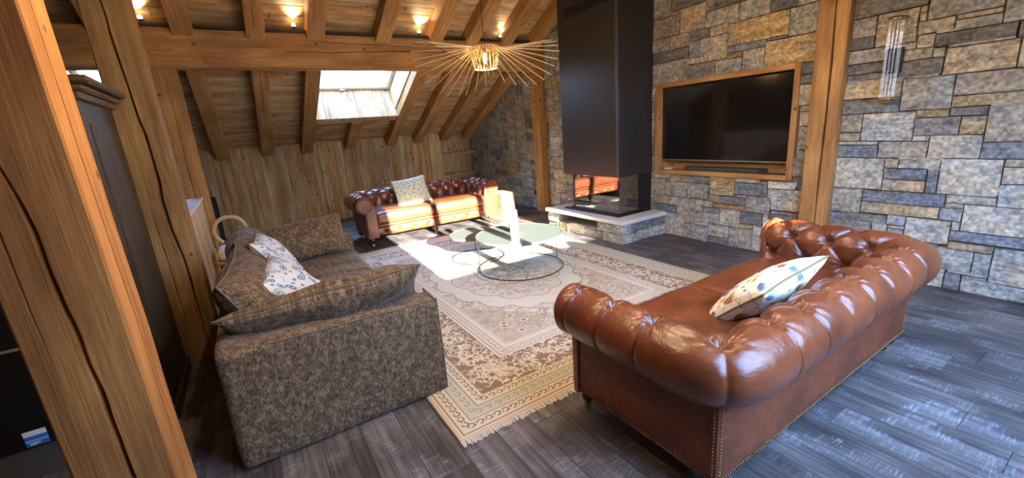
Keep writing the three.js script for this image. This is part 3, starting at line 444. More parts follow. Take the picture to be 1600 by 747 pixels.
function chesterfield(root, W, D) { // faces +z, base corners on W x D
  const TH = 0.155, BY = 0.135, rc = { o: 0.15, y: 0.655, r: 0.135 }, xi = W / 2 - TH, zi = -D / 2 + TH, ri = 0.03, y0 = 0.38;
  const T1 = rc.y - y0, T2 = rc.r * (275 * Math.PI / 180), T = T1 + T2, tt = T1 + rc.r * (97 * Math.PI / 180), q = 0.165;
  const prof = (t) => { if (t <= T1) { const k = t / T1; return [0.015 * k, lerp(y0, rc.y, k), -1, 0.05]; } const an = Math.PI - (t - T1) / rc.r; return [rc.o + rc.r * Math.cos(an), rc.y + rc.r * Math.sin(an), Math.cos(an), Math.sin(an)]; };
  const zf = D / 2 - 0.03, La = zf - (zi + ri), Lc = 0.2, Lb = 2 * (xi - ri), S = 2 * La + 2 * Lc + Lb, s1 = La + Lc / 2, s2 = S - s1, nb = Math.round((s2 - s1) / 0.24), p = (s2 - s1) / nb;
  const path = (s, o) => { // plan position at outward offset o, and outward direction
    const sup = (c, e) => 1 / Math.pow(Math.pow(Math.abs(c), 2.7) + Math.pow(Math.abs(e), 2.7), 1 / 2.7);
    if (s < La) return [-xi - o, zf - s, -1, 0];
    if (s < La + Lc) { const f = (s - La) / Lc * Math.PI / 2, c = Math.cos(f), e = Math.sin(f), k = sup(c, e); return [-xi + ri - c * (ri + o) * k, zi + ri - e * (ri + o) * k, -c, -e]; }
    if (s < La + Lc + Lb) return [-xi + ri + (s - La - Lc), zi - o, 0, -1];
    if (s < S - La) { const f = (s - La - Lc - Lb) / Lc * Math.PI / 2, c = Math.cos(f), e = Math.sin(f), k = sup(c, e); return [xi - ri + e * (ri + o) * k, zi + ri - c * (ri + o) * k, e, -c]; }
    return [xi + o, zi + ri + (s - (S - La)), 1, 0];
  };
  const tuft = (a, t) => {
    const b = (tt - t) / q, fr = Math.abs(a - Math.round(a)), da = fr * p, out = clamp((t - tt) / 0.42);
    const wOut = lerp(0.03, 0.006, sstep(0, 0.4, out)), hOut = 0.62 + lerp(0.1, -0.02, out) + 0.42 * (1 - Math.exp(-da / wOut)) * 0.85 + 0.12 * Math.pow(Math.sin(Math.PI * fr), 0.8) - 0.25 * (1 - out) * Math.exp(-da / 0.02) * Math.exp(-Math.max(0, t - tt) / 0.08);
    const u = a + b / 2, v = a - b / 2, fu = Math.abs(u - Math.round(u)), fv = Math.abs(v - Math.round(v)), cu = 1 - Math.exp(-fu * p / 0.028), cv = 1 - Math.exp(-fv * p / 0.028), hD = 0.5 * cu * cv + 0.6 * Math.pow(Math.sin(Math.PI * fu) * Math.sin(Math.PI * fv), 0.45);
    let h = b <= 0 ? hOut : b < 2 ? lerp(hOut, hD, sstep(0, 0.45, b)) : lerp(hD, hOut, sstep(2, 2.4, b)), pit = 0, wr = 0;
    for (let k = 0; k < 3; k++) { const an = Math.round(a - k / 2) + k / 2, dx = (a - an) * p, dy = (b - k) * q, r = Math.hypot(dx, dy); pit += Math.exp(-((r / 0.03) ** 2)); if (r < 0.16) wr += Math.cos(11 * Math.atan2(dy, dx) + an * 2.1 + k) * Math.exp(-r / 0.055) * sstep(0.006, 0.03, r); }
    return 0.034 * (h - 0.75) - 0.034 * pit + 0.005 * wr;
  };
  const at = (s, t, extra = 0) => { const [o, y, no, ny] = prof(t), a = (s - s1) / p, f = sstep(0, 0.05, t) , d = tuft(a, t) * f + extra, [x, z, dx, dz] = path(s, o + no * d); return [x, y + ny * d, z]; };
  mesh('tufted_back_and_arms', gridGeo(1150, 150, (i, j) => at(i * S, (1 - j) * T), (i, j) => [i * S / 0.6, j * T / 0.6]), leather, root, 'deep-buttoned rolled back and arms');
  const bg = new THREE.SphereGeometry(0.012, 10, 6); bg.scale(1, 1, 1);
  for (let k = 0; k < 3; k++) for (let n = -4; n <= nb + 4; n++) { const a = n + k / 2, s = s1 + a * p; if (s < 0.04 || s > S - 0.04) continue; const m = mesh('button', bg, leather, root); m.position.set(...at(s, tt - k * q, 0.002)); }
  // outer panels
  const panel = (x0, x1, z0, z1) => smoothPlanarUV(roundBox(x1 - x0, 0.53 - BY + 0.05, z1 - z0, 0.008, 0.06).translate((x0 + x1) / 2, (0.58 + BY) / 2, (z0 + z1) / 2));
  mesh('outer_panel', panel(-W / 2, W / 2, -D / 2, -D / 2 + 0.04), leatherFlat, root, 'plain smooth leather panel');
  for (const s of [-1, 1]) mesh('outer_panel', panel(s < 0 ? -W / 2 : W / 2 - 0.04, s < 0 ? -W / 2 + 0.04 : W / 2, -D / 2 + 0.002, D / 2 - 0.035), leatherFlat, root, 'plain smooth leather panel');
  mesh('deck', roundBox(2 * xi + 0.06, 0.21, D - 0.12, 0.01, 0.1).translate(0, 0.15 + 0.105, 0.0), leatherFlat, root);
  // scrolled arm fronts
  for (const s of [-1, 1]) {
    const sh = new THREE.Shape(), o0 = -0.005, pts = [[o0, BY], [TH + 0.004, BY], [TH + 0.004, rc.y - rc.r * 0.93]];
    for (let k = 0; k <= 24; k++) { const an = (-84 + k * (264 / 24)) * Math.PI / 180; pts.push([rc.o + (rc.r - 0.006) * Math.cos(an), rc.y + (rc.r - 0.006) * Math.sin(an)]); }
    pts.push([o0, 0.5]); pts.forEach(([o, y], i) => (i ? sh.lineTo(s * (xi + o), y) : sh.moveTo(s * (xi + o), y)));
    const g = new THREE.ExtrudeGeometry(sh, { depth: 0.022, bevelEnabled: true, bevelSize: 0.008, bevelThickness: 0.01, bevelSegments: 3, curveSegments: 4 }); g.translate(0, 0, D / 2 - 0.042);
    const front = mesh('arm_front', planarUV(g, 'y', 0.6, 0.6), leather, root);
    // rolled border round the scroll and a raised inner coil
    const tp = pts.slice(1, -1).map(([o, y]) => V(s * (xi + o - (o > rc.o ? 0.012 : o < 0.05 ? -0.01 : 0)), y, D / 2 + 0.001));
    mesh('welt', tube(tp, 0.007, 90, 6), leather, front);
    const coil = []; for (let k = 0; k <= 40; k++) { const an = (-60 + k * 9) * Math.PI / 180, r = rc.r * (0.78 - 0.0 * k); coil.push(V(s * (xi + rc.o + r * Math.cos(an)), rc.y + r * Math.sin(an), D / 2)); }
    mesh('welt', tube(coil, 0.006, 80, 6), leather, front);
  }
  // seat cushions with welts, front rail with buttons
  const cw = xi - 0.003, cd = D - TH - 0.03;
  for (const s of [-1, 1]) {
    const sg = roundBox(cw - 0.004, 0.17, cd, 0.04, 0.03, (a) => { const fx = 1 - (2 * a.x / cw) ** 4, fz = 1 - (2 * a.z / cd) ** 4; if (a.y > 0) a.y += 0.03 * Math.sqrt(Math.max(0, fx * fz)) + 0.006 * noise3(a.x * 6, 1, a.z * 6, 5 + s); if (a.z > cd * 0.4) a.z += 0.012 * Math.max(0, 1 - (a.y / 0.085) ** 2); });
    const c = mesh('seat_cushion', smoothPlanarUV(sg.translate(s * cw / 2, 0.425, TH / 2 + 0.012 )), leather, root);
    for (const y of [0.353, 0.5]) { const e = 0.018, X0 = s * cw / 2 - cw / 2 + e, X1 = s * cw / 2 + cw / 2 - e, Z1 = TH / 2 + 0.012 + cd / 2 - 0.005; mesh('welt', tube([V(X0, y, Z1 - 0.5), V(X0, y, Z1 - 0.05), V(X0 + 0.03, y, Z1 - 0.004), V((X0 + X1) / 2, y, Z1 + 0.003), V(X1 - 0.03, y, Z1 - 0.004), V(X1, y, Z1 - 0.05), V(X1, y, Z1 - 0.5)], 0.006, 80, 6), leather, c); }
  }
  const nbR = Math.round(2 * xi / 0.25), zr = D / 2 - 0.035;
  mesh('front_rail', gridGeo(240, 30, (i, j) => { const x = (i - 0.5) * 2 * xi, y = lerp(0.15, 0.29, j), a = i * nbR - 0.5, fr = Math.abs(a - Math.round(a)), r = Math.hypot((a - Math.round(a)) * 0.25, y - 0.22), edge = Math.sin(Math.PI * j); return [x, y, zr + 0.03 * Math.pow(edge, 0.5) - 0.02 * Math.exp(-((r / 0.03) ** 2)) - 0.006 * Math.exp(-fr * 0.25 / 0.012) * edge]; }, (i, j) => [i * 3, j * 0.3]), leather, root);
  for (let k = 0; k < nbR; k++) { const m = mesh('button', bg, leather, root); m.position.set((-0.5 + (k + 0.5) / nbR) * 2 * xi, 0.22, zr + 0.014); }
  mesh('rail_roll', tube([V(-xi, 0.315, zr + 0.006), V(0, 0.315, zr + 0.012), V(xi, 0.315, zr + 0.006)], 0.026, 60, 10), leather, root);
  // brass nails along the bottom edges and back corners
  const nails = [], ng = new THREE.SphereGeometry(0.0055, 6, 4), put = (x, y, z) => nails.push(ng.clone().translate(x, y, z));
  for (let x = -W / 2 + 0.008; x < W / 2; x += 0.0165) put(x, BY + 0.016, -D / 2);
  for (const s of [-1, 1]) { for (let z = -D / 2 + 0.02; z < D / 2 - 0.04; z += 0.0165) put(s * W / 2, BY + 0.016, z); for (let y = BY + 0.03; y < 0.52; y += 0.0165) { put(s * W / 2, y, -D / 2 + 0.02); put(s * (W / 2 - 0.02), y, -D / 2); } }
  mesh('nailheads', merge(nails), nailBrass, root, 'close-set brass nailheads').userData.kind = 'stuff';
  const lg = lathe([[0.0, 0.165], [0.036, 0.165], [0.038, 0.14], [0.024, 0.128], [0.036, 0.112], [0.042, 0.095], [0.034, 0.07], [0.018, 0.056], [0.015, 0.042], [0, 0.042]], 20);
  const wg = new THREE.CylinderGeometry(0.02, 0.02, 0.018, 18).rotateZ(Math.PI / 2).translate(0, 0.02, 0.012), fk = merge([new THREE.BoxGeometry(0.004, 0.036, 0.02).translate(0.013, 0.03, 0.008), new THREE.BoxGeometry(0.004, 0.036, 0.02).translate(-0.013, 0.03, 0.008), new THREE.CylinderGeometry(0.014, 0.014, 0.008, 12).translate(0, 0.046, 0)]);
  for (const [x, z] of [[-1, -1], [1, -1], [-1, 1], [1, 1], [0, 1]]) { const l = mesh('leg', lg, turnedWood, root, 'dark turned wooden foot'); l.position.set(x * (W / 2 - 0.055), 0, z * (D / 2 - 0.06)); const cst = mesh('castor', merge([wg, fk]), brass, l, 'small brass castor'); }
  return root;
}
const sofaNear = chesterfield(thing('chesterfield_sofa', 'brown leather chesterfield sofa with its back turned, near the television', 'sofa', [2.445, 0, -1.27], Math.PI), 2.09, 0.9);
const sofaFar = chesterfield(thing('chesterfield_sofa', 'brown leather chesterfield sofa standing in sunlight before the board wall', 'sofa', [2.575, 0, -7.09], 0), 2.26, 0.9);

// pillows --------------------------------------------------------------------
function pillow(w, h, t, o = {}) { const { pinch = 0.07, wr = 0.012, seed = 1, n = 40, sag = 0, pow = 0.42 } = o;
  const sheet = (sg) => gridGeo(n, n, (i, j) => {
    const u0 = i * 2 - 1, v0 = j * 2 - 1, u = Math.sign(u0) * Math.pow(Math.abs(u0), 0.8), v = Math.sign(v0) * Math.pow(Math.abs(v0), 0.8), e = Math.max(0, (1 - u * u) * (1 - v * v));
    let x = w / 2 * u * (1 - pinch * (1 - v * v)), y = h / 2 * v * (1 - pinch * (1 - u * u)), z = sg * t / 2 * Math.pow(e, pow);
    const en = Math.min(1, e * 6); z += sg * wr * en * noise3(x * 9 + seed, y * 9, sg * 2, seed) + sg * wr * 0.6 * en * Math.sin(7 * Math.atan2(v, u) + seed) * Math.pow(Math.hypot(u, v), 2) * e * 2;
    y += wr * 0.8 * noise3(x * 5, sg * 0, seed, seed + 3) * (1 - e); z += 0.018 * noise3(x * 4 + 3, y * 4, seed, seed + 9) * 1;
    z += sag * (x / (w / 2)) ** 2; return sg > 0 ? [x, y, z] : [x, y, z];
  }, (i, j) => [i, j]);
  const f = sheet(1), b = sheet(-1); const ix = b.index.array; for (let k = 0; k < ix.length; k += 3) { const q = ix[k]; ix[k] = ix[k + 1]; ix[k + 1] = q; } b.computeVertexNormals();
  const ring = [], P = f.attributes.position, N1 = n + 1; for (let k = 0; k < n; k++) ring.push(k); for (let k = 0; k < n; k++) ring.push(k * N1 + n); for (let k = n; k > 0; k--) ring.push(n * N1 + k); for (let k = n; k > 0; k--) ring.push(k * N1);
  return { geo: merge([f, b]), edge: ring.map((k) => V(P.getX(k), P.getY(k), P.getZ(k))) };
}
function pillowThing(name, label, pos, rot, dims, mat, pipeMat, o, group) {
  const g = thing(name, label, 'cushion', pos, 0, group); g.rotation.set(rot[1], rot[0], rot[2], 'YXZ'); const { geo, edge } = pillow(...dims, o);
  if (o.metric) { const uv = geo.attributes.uv; for (let i = 0; i < uv.count; i++) uv.setXY(i, uv.getX(i) * dims[0] / o.metric, uv.getY(i) * dims[1] / o.metric); }
  const c = mesh('cover', geo, mat, g); mesh('piping', tube(edge, o.pr ?? 0.006, 220, 6, true), pipeMat, g); return g;
}
function canvasTex(w, h, draw) { const c = document.createElement('canvas'); c.width = w; c.height = h; draw(c.getContext('2d'), w, h); const t = new THREE.CanvasTexture(c); t.colorSpace = THREE.SRGBColorSpace; t.wrapS = t.wrapT = THREE.RepeatWrapping; t.anisotropy = 4; return t; }
const leaf = (x, cx, cy, l, w, a) => { x.save(); x.translate(cx, cy); x.rotate(a); x.beginPath(); x.moveTo(0, 0); x.quadraticCurveTo(l * 0.4, -w, l, 0); x.quadraticCurveTo(l * 0.4, w, 0, 0); x.fill(); x.restore(); };
const printTex = (seed, bg, pal, kind) => canvasTex(512, 512, (x) => {
  const R = rngOf(seed); x.fillStyle = bg; x.fillRect(0, 0, 512, 512);
  for (let k = 0; k < 900; k++) { x.fillStyle = `rgba(120,110,90,${0.03 + R() * 0.04})`; x.fillRect(R() * 512, R() * 512, 3, 1); }
  const spots = []; for (let k = 0; k < 900 && spots.length < (kind === 'leaf' ? 70 : 80); k++) { const p = [R() * 500 + 6, R() * 500 + 6]; if (spots.every((q) => Math.hypot(q[0] - p[0], q[1] - p[1]) > (kind === 'leaf' ? 48 : 42))) spots.push(p); }
  spots.forEach(([px, py], i) => {
    const c = pal[Math.floor(R() * pal.length)], c2 = pal[Math.floor(R() * pal.length)], a = R() * 6.28, m = R(); x.save(); x.translate(px, py); x.rotate(a); x.fillStyle = c; x.strokeStyle = c2; x.lineWidth = 3;
    if (kind === 'paisley' && m < 0.55) { for (const [s, col] of [[1, c], [0.66, bg], [0.42, c2]]) { x.fillStyle = col; x.beginPath(); x.moveTo(-30 * s, 0); x.bezierCurveTo(-30 * s, -26 * s, 26 * s, -26 * s, 30 * s, 4 * s); x.bezierCurveTo(34 * s, 20 * s, 6 * s, 26 * s, -4 * s, 18 * s); x.bezierCurveTo(-14 * s, 12 * s, -30 * s, 14 * s, -30 * s, 0); x.fill(); } }
    else if (kind === 'leaf' && m < 0.5) { const s = 0.8 + R() * 0.9; for (let q = -3; q <= 3; q++) leaf(x, 0, 0, (44 - Math.abs(q) * 5) * s, 7 * s, q * 0.33); x.beginPath(); x.moveTo(-26 * s, 0); x.lineTo(36 * s, 0); x.stroke(); }
    else if (m < 0.75) { for (let q = 0; q < 6; q++) leaf(x, 0, 0, 17, 6, q * 1.047); x.fillStyle = c2; x.beginPath(); x.arc(0, 0, 5, 0, 7); x.fill(); }
    else { x.beginPath(); x.moveTo(-30, 6); x.quadraticCurveTo(0, -14, 30, 4); x.stroke(); for (let q = 0; q < 6; q++) leaf(x, -26 + q * 10, 2 - Math.abs(q - 2.5) * -1.5, 14, 4, q % 2 ? 0.9 : -0.9); }
    x.restore();
  });
});
const cotton = (t) => std({ map: t, roughness: 0.9 });
const mossPipe = std({ color: rgb(0.2, 0.16, 0.06), roughness: 0.8 });
const printBlue = cotton(printTex(5, '#cdd2d8', ['#2f5f9c', '#3f6aa0', '#5f8ac0', '#8aa0b0', '#9a7a68', '#33619a'], 'paisley')), printSage = cotton(printTex(9, '#c9cfb8', ['#6f8580', '#5f7894', '#8a5a42', '#7d8a6a', '#54666a'], 'flower')), printLeaf = cotton(printTex(13, '#ebe5d2', ['#b08a68', '#4d6f94', '#7f8c66', '#c0a27c', '#566f86', '#9a5c44'], 'leaf'));
// brown velvet sofa ------------------------------------------------------------
{
  const s = thing('velvet_sofa', 'brown ribbed velvet sofa with low slab arms', 'sofa', [0.28, 0, -3.7]);
  const wob = (sd, k = 0.008) => (a, n) => { const d = k * noise3(a.x * 5, a.y * 5, a.z * 5, sd); a.addScaledVector(n, d); };
  const armG = (sd) => roundBox(1.18, 0.665, 0.23, 0.028, 0.035, (a, n) => { wob(sd)(a, n); if (a.y > 0) a.y += 0.025 * (-a.x / 0.59) * (a.y / 0.33) + 0.006 * noise3(a.x * 8, 3, a.z * 8, sd); });
  const arms = [];
  for (const [z, sd] of [[1.215, 41], [-1.215, 43]]) { const m = mesh('arm', smoothPlanarUV(armG(sd).translate(0, 0.338, z), 0.5), velvet, s); const X = 0.578, e = z > 0 ? z + 0.104 : z - 0.104, f = z > 0 ? z - 0.104 : z + 0.104;
    mesh('piping', tube([V(X, 0.02, e), V(X + 0.003, 0.3, e), V(X, 0.62, e), V(X - 0.008, 0.648, e), V(X - 0.004, 0.652, (e + f) / 2), V(X - 0.006, 0.65, f), V(X, 0.6, f), V(X, 0.02, f)], 0.005, 120, 6), piping, m);
    mesh('piping', tube([V(-X, 0.675, e), V(0, 0.662, e + 0.004), V(X - 0.01, 0.648, e)], 0.0035, 60, 6), piping, m); }
  mesh('back', smoothPlanarUV(roundBox(0.24, 0.7, 2.2, 0.04, 0.05, wob(47)).translate(-0.47, 0.35, 0), 0.5), velvet, s);
  mesh('base', smoothPlanarUV(roundBox(0.94, 0.28, 2.2, 0.02, 0.06, wob(51, 0.004)).translate(0.1, 0.142, 0), 0.5), velvet, s);
  // one long seat cushion gathered in cross folds
  const folds = [-0.62, -0.27, 0.05, 0.42, 0.74];
  mesh('seat_cushion', smoothPlanarUV(roundBox(0.95, 0.2, 2.19, 0.07, 0.022, (a, n) => { let d = 0.02 * noise3(a.x * 3, a.y, a.z * 4, 57); for (const f of folds) { const r = a.z - f - 0.05 * noise3(a.x * 3, 2, f * 9, 59); d -= 0.028 * Math.exp(-((r / 0.018) ** 2)) + 0.012 * Math.exp(-((r / 0.07) ** 2)); } if (a.y > 0) { a.y += d + 0.03 * (1 - (a.x / 0.47) ** 2) + 0.008 * noise3(a.x * 14, 1, a.z * 14, 61); } else a.addScaledVector(n, d * 0.5); }).translate(0.12, 0.375, 0), 0.5), velvet, s);
}
const big = { metric: 0.5, wr: 0.02, pinch: 0.05, pr: 0.005 };
pillowThing('velvet_cushion', 'long brown ribbed velvet cushion slumped over the near sofa arm', [0.28, 0.675, -2.645], [-0.02, 0.78, 0.1], [1.1, 0.5, 0.26], velvet, piping, { ...big, seed: 3 });
pillowThing('velvet_cushion', 'brown velvet cushion propped on the sofa arm towards the board wall', [0.38, 0.7, -4.68], [0.0, -0.35, 0.06], [0.8, 0.42, 0.24], velvet, piping, { ...big, seed: 7 });
pillowThing('velvet_cushion', 'plump brown velvet back cushion with a pointed corner behind the blue pillows', [-0.1, 0.68, -3.26], [1.5, -0.38, 0], [1.12, 0.56, 0.36], velvet, piping, { ...big, seed: 11, pinch: 0.08 });
pillowThing('velvet_cushion', 'brown velvet back cushion in the sofa corner beside the rattan chair', [-0.07, 0.7, -4.3], [1.56, -0.35, 0], [0.86, 0.54, 0.34], velvet, piping, { ...big, seed: 15 });
pillowThing('patterned_cushion', 'white cushion with blue paisley print and piped edge, foremost on the velvet sofa', [0.16, 0.67, -3.2], [1.36, -0.72, 0.06], [0.66, 0.54, 0.18], printBlue, mossPipe, { seed: 19, wr: 0.016 });
pillowThing('patterned_cushion', 'white cushion with blue print tucked behind another towards the board wall', [0.1, 0.74, -3.92], [1.5, -0.62, -0.06], [0.64, 0.52, 0.18], printBlue, mossPipe, { seed: 23, wr: 0.016 });
pillowThing('patterned_cushion', 'sage cushion with small animal and flower print on the sunlit leather sofa', [2.36, 0.735, -7.06], [-0.08, -0.32, 0.1], [0.6, 0.47, 0.15], printSage, mossPipe, { seed: 27 });
pillowThing('patterned_cushion', 'cream leaf-print cushion with moss-green piping leaning in the near leather sofa', [2.36, 0.63, -1.19], [Math.PI + 0.1, -0.85, -0.16], [0.64, 0.52, 0.2], printLeaf, mossPipe, { seed: 31 });

// rug -------------------------------------------------------------------------
const rugTex = canvasTex(1448, 2048, (x, W, H) => {
  const R = rngOf(77), m = W / 3.2, beige = '#cdc6b0', cream = '#dedacb', brown = '#836a58', tan = '#ab967a', sage = '#c0c0ab';
  x.fillStyle = cream; x.fillRect(0, 0, W, H);
  const inset = (d, col) => { x.fillStyle = col; x.fillRect(d * m, d * m, W - 2 * d * m, H - 2 * d * m); }, line = (d, w, col) => { x.strokeStyle = col; x.lineWidth = w; x.strokeRect(d * m, d * m, W - 2 * d * m, H - 2 * d * m); };
  inset(0, '#c9b593'); inset(0.02, '#d3cab2'); line(0.035, 3, brown); line(0.12, 2.5, brown); inset(0.125, sage); line(0.215, 2.5, brown); inset(0.22, '#d5cdb6'); line(0.3, 3, brown); inset(0.305, '#8f7866'); inset(0.62, '#d7d1bf'); line(0.62, 5, cream); line(0.64, 3, brown); line(0.71, 2.5, brown); inset(0.715, '#d6d3c6'); line(0.76, 2, tan);
  const rosette = (cx, cy, r, a, b, c) => { for (let q = 0; q < 8; q++) { x.fillStyle = a; leaf(x, cx, cy, r, r * 0.34, q * 0.785); } x.fillStyle = b; x.beginPath(); x.arc(cx, cy, r * 0.5, 0, 7); x.fill(); x.fillStyle = c; x.beginPath(); x.arc(cx, cy, r * 0.24, 0, 7); x.fill(); };
  const around = (d, step, fn) => { const x0 = d * m, y0 = d * m, w = W - 2 * x0, h = H - 2 * y0, nx = Math.round(w / step), ny = Math.round(h / step); for (let k = 0; k < nx; k++) { fn(x0 + (k + 0.5) * w / nx, y0, 0, k); fn(x0 + (k + 0.5) * w / nx, H - y0, Math.PI, k); } for (let k = 0; k < ny; k++) { fn(x0, y0 + (k + 0.5) * h / ny, -Math.PI / 2, k); fn(W - x0, y0 + (k + 0.5) * h / ny, Math.PI / 2, k); } };
  const motif = (s, a, b) => (cx, cy, t, k) => { x.save(); x.translate(cx, cy); x.rotate(t); x.strokeStyle = a; x.lineWidth = s * 0.16; x.beginPath(); x.arc(0, 0, s * 0.34, 0.4, 5.2); x.stroke(); x.fillStyle = b; leaf(x, s * 0.2, 0, s * 0.5, s * 0.16, k % 2 ? 0.6 : -0.6); leaf(x, -s * 0.2, 0, s * 0.5, s * 0.16, k % 2 ? 2.6 : -2.6); x.restore(); };
  around(0.078, 26, motif(24, brown, brown)); around(0.17, 30, motif(22, '#8f9684', tan)); around(0.26, 26, motif(22, brown, brown)); around(0.675, 24, motif(18, tan, brown));
  // main border: scrolling vine with large blossoms on brown
  around(0.46, 84, (cx, cy, t, k) => { x.save(); x.translate(cx, cy); x.rotate(t); x.strokeStyle = beige; x.lineWidth = 5; x.beginPath(); x.moveTo(-42, k % 2 ? 34 : -34); x.bezierCurveTo(-14, k % 2 ? 34 : -34, 14, k % 2 ? -34 : 34, 42, k % 2 ? -34 : 34); x.stroke(); for (let q = 0; q < 64; q++) { x.fillStyle = [cream, beige, '#bfb296', '#d3cbb6'][q % 4]; leaf(x, (R() - 0.5) * 84, (R() - 0.5) * 132, 12 + R() * 20, 4 + R() * 5, R() * 6.28); } x.strokeStyle = cream; x.lineWidth = 4; for (let q = 0; q < 4; q++) { x.beginPath(); x.arc((R() - 0.5) * 70, (R() - 0.5) * 100, 10 + R() * 14, R() * 6, R() * 6 + 4); x.stroke(); } rosette(0, k % 2 ? -12 : 12, k % 2 ? 34 : 25, cream, '#c8b695', k % 2 ? brown : beige); x.restore(); });
  for (const px of [0.46 * m, W - 0.46 * m]) for (const py of [0.46 * m, H - 0.46 * m]) { for (let q = 0; q < 70; q++) { x.fillStyle = [cream, beige, '#bfb296', '#d3cbb6'][q % 4]; leaf(x, px + (R() - 0.5) * 120, py + (R() - 0.5) * 120, 12 + R() * 18, 4 + R() * 5, R() * 6.28); } rosette(px, py, 36, cream, '#c8b695', brown); }
  // field: faded floral arabesques
  x.save(); x.beginPath(); x.rect(0.77 * m, 0.77 * m, W - 1.54 * m, H - 1.54 * m); x.clip();
  for (let k = 0; k < 1900; k++) { const cx = 0.77 * m + R() * (W - 1.54 * m), cy = 0.77 * m + R() * (H - 1.54 * m), a = 0.3 + R() * 0.45; x.strokeStyle = `rgba(128,104,84,${a})`; x.lineWidth = 1.6 + R() * 1.4; const t = R() * 6.28, r = 10 + R() * 26; x.beginPath(); x.arc(cx, cy, r, t, t + 2 + R() * 2); x.stroke(); x.fillStyle = `rgba(118,94,74,${a})`; for (let q = 0; q < 3; q++) leaf(x, cx + r * Math.cos(t + q), cy + r * Math.sin(t + q), 8 + R() * 12, 3.2, R() * 6.28); if (k % 5 === 0) rosette(cx, cy, 8 + R() * 9, `rgba(190,168,138,.9)`, 'rgba(226,218,198,.9)', 'rgba(140,112,90,.9)'); }
  const cx = W / 2, cy = H / 2, lob = (r1, r2, col, n) => { x.fillStyle = col; x.beginPath(); for (let q = 0; q <= 120; q++) { const t = q / 120 * 6.283, k = 1 + 0.09 * Math.abs(Math.cos(n * t / 2)); x.lineTo(cx + r1 * k * Math.cos(t), cy + r2 * k * Math.sin(t)); } x.fill(); };
  lob(330, 480, '#a89884', 16); lob(324, 473, '#d8d5c8', 16); lob(250, 370, '#ab9b86', 12); lob(245, 363, '#d2cfc1', 12); lob(120, 180, '#9c8a76', 10); lob(114, 173, '#dbd9cd', 10);
  for (let k = 0; k < 620; k++) { const t = R() * 6.28, r = 0.08 + R() * 0.68, px = cx + 320 * r * Math.cos(t), py = cy + 465 * r * Math.sin(t); x.strokeStyle = 'rgba(122,96,76,.65)'; x.lineWidth = 2; x.beginPath(); x.arc(px, py, 6 + R() * 16, t, t + 3); x.stroke(); x.fillStyle = 'rgba(128,102,82,.65)'; leaf(x, px, py, 14, 4, R() * 6.28); if (k % 6 === 0) rosette(px, py, 13, '#bda683', '#e0d8c2', '#8d6d57'); }
  for (const [sx, sy] of [[0, 0], [1, 0], [0, 1], [1, 1]]) { const ox = sx ? W - 0.77 * m : 0.77 * m, oy = sy ? H - 0.77 * m : 0.77 * m, dx = sx ? -1 : 1, dy = sy ? -1 : 1; x.fillStyle = 'rgba(178,162,140,.5)'; x.beginPath(); x.moveTo(ox, oy); x.lineTo(ox + dx * 330, oy); x.bezierCurveTo(ox + dx * 250, oy + dy * 60, ox + dx * 210, oy + dy * 200, ox + dx * 150, oy + dy * 230); x.bezierCurveTo(ox + dx * 110, oy + dy * 280, ox + dx * 40, oy + dy * 330, ox, oy + dy * 430); x.fill(); for (let k = 0; k < 40; k++) { const a = R(), b = R() * (1 - a); x.fillStyle = k % 2 ? '#dcd3bc' : '#c6b595'; leaf(x, ox + dx * a * 300, oy + dy * b * 380, 20, 6, R() * 6.28); } for (let k = 0; k < 5; k++) rosette(ox + dx * (40 + R() * 130), oy + dy * (40 + R() * 180), 20, cream, tan, brown); }
  x.restore();
  for (let k = 0; k < 26000; k++) { x.fillStyle = R() < 0.5 ? 'rgba(235,226,205,.12)' : 'rgba(96,78,62,.10)'; x.fillRect(R() * W, R() * H, 2 + R() * 3, 1 + R() * 2); }
});
{
  const X0 = 0.71, X1 = 3.91, Z0 = -6.36, Z1 = -1.87, rug = thing('persian_rug', 'large faded beige and brown patterned rug with white fringe', 'rug', [(X0 + X1) / 2, 0, (Z0 + Z1) / 2]), w = X1 - X0, d = Z1 - Z0;
  const nap = dataTex(256, 256, (i, j) => { const b = 255 * fbm(i / 4, j / 4, 64, 64, 401, 3); return [b, b, b]; }); nap.repeat.set(12, 17);
  const top = gridGeo(60, 80, (i, j) => { const x = (i - 0.5) * w, z = (0.5 - j) * d, e = Math.min(i, 1 - i, j, 1 - j); return [x, 0.013 + 0.002 * noise3(x * 2, 1, z * 2, 71) - (e < 0.001 ? 0.012 : 0), z]; });
  mesh('pile', top, std({ map: rugTex, bumpMap: nap, bumpScale: 0.002, roughness: 0.95 }), rug);
  const fr = [], R = rngOf(5); for (const s of [-1, 1]) for (let x = -w / 2; x < w / 2; x += 0.009) { const z = s * d / 2, L = 0.035 + R() * 0.02, dx = (R() - 0.5) * 0.012; fr.push(new THREE.BoxGeometry(0.0055, 0.004, L).rotateY(dx * 12).translate(x + dx / 2, 0.004, z + s * L / 2)); }
  mesh('fringe', merge(fr), std({ color: rgb(0.72, 0.69, 0.62), roughness: 1 }), rug, 'white cotton fringe').userData.kind = 'stuff';
}
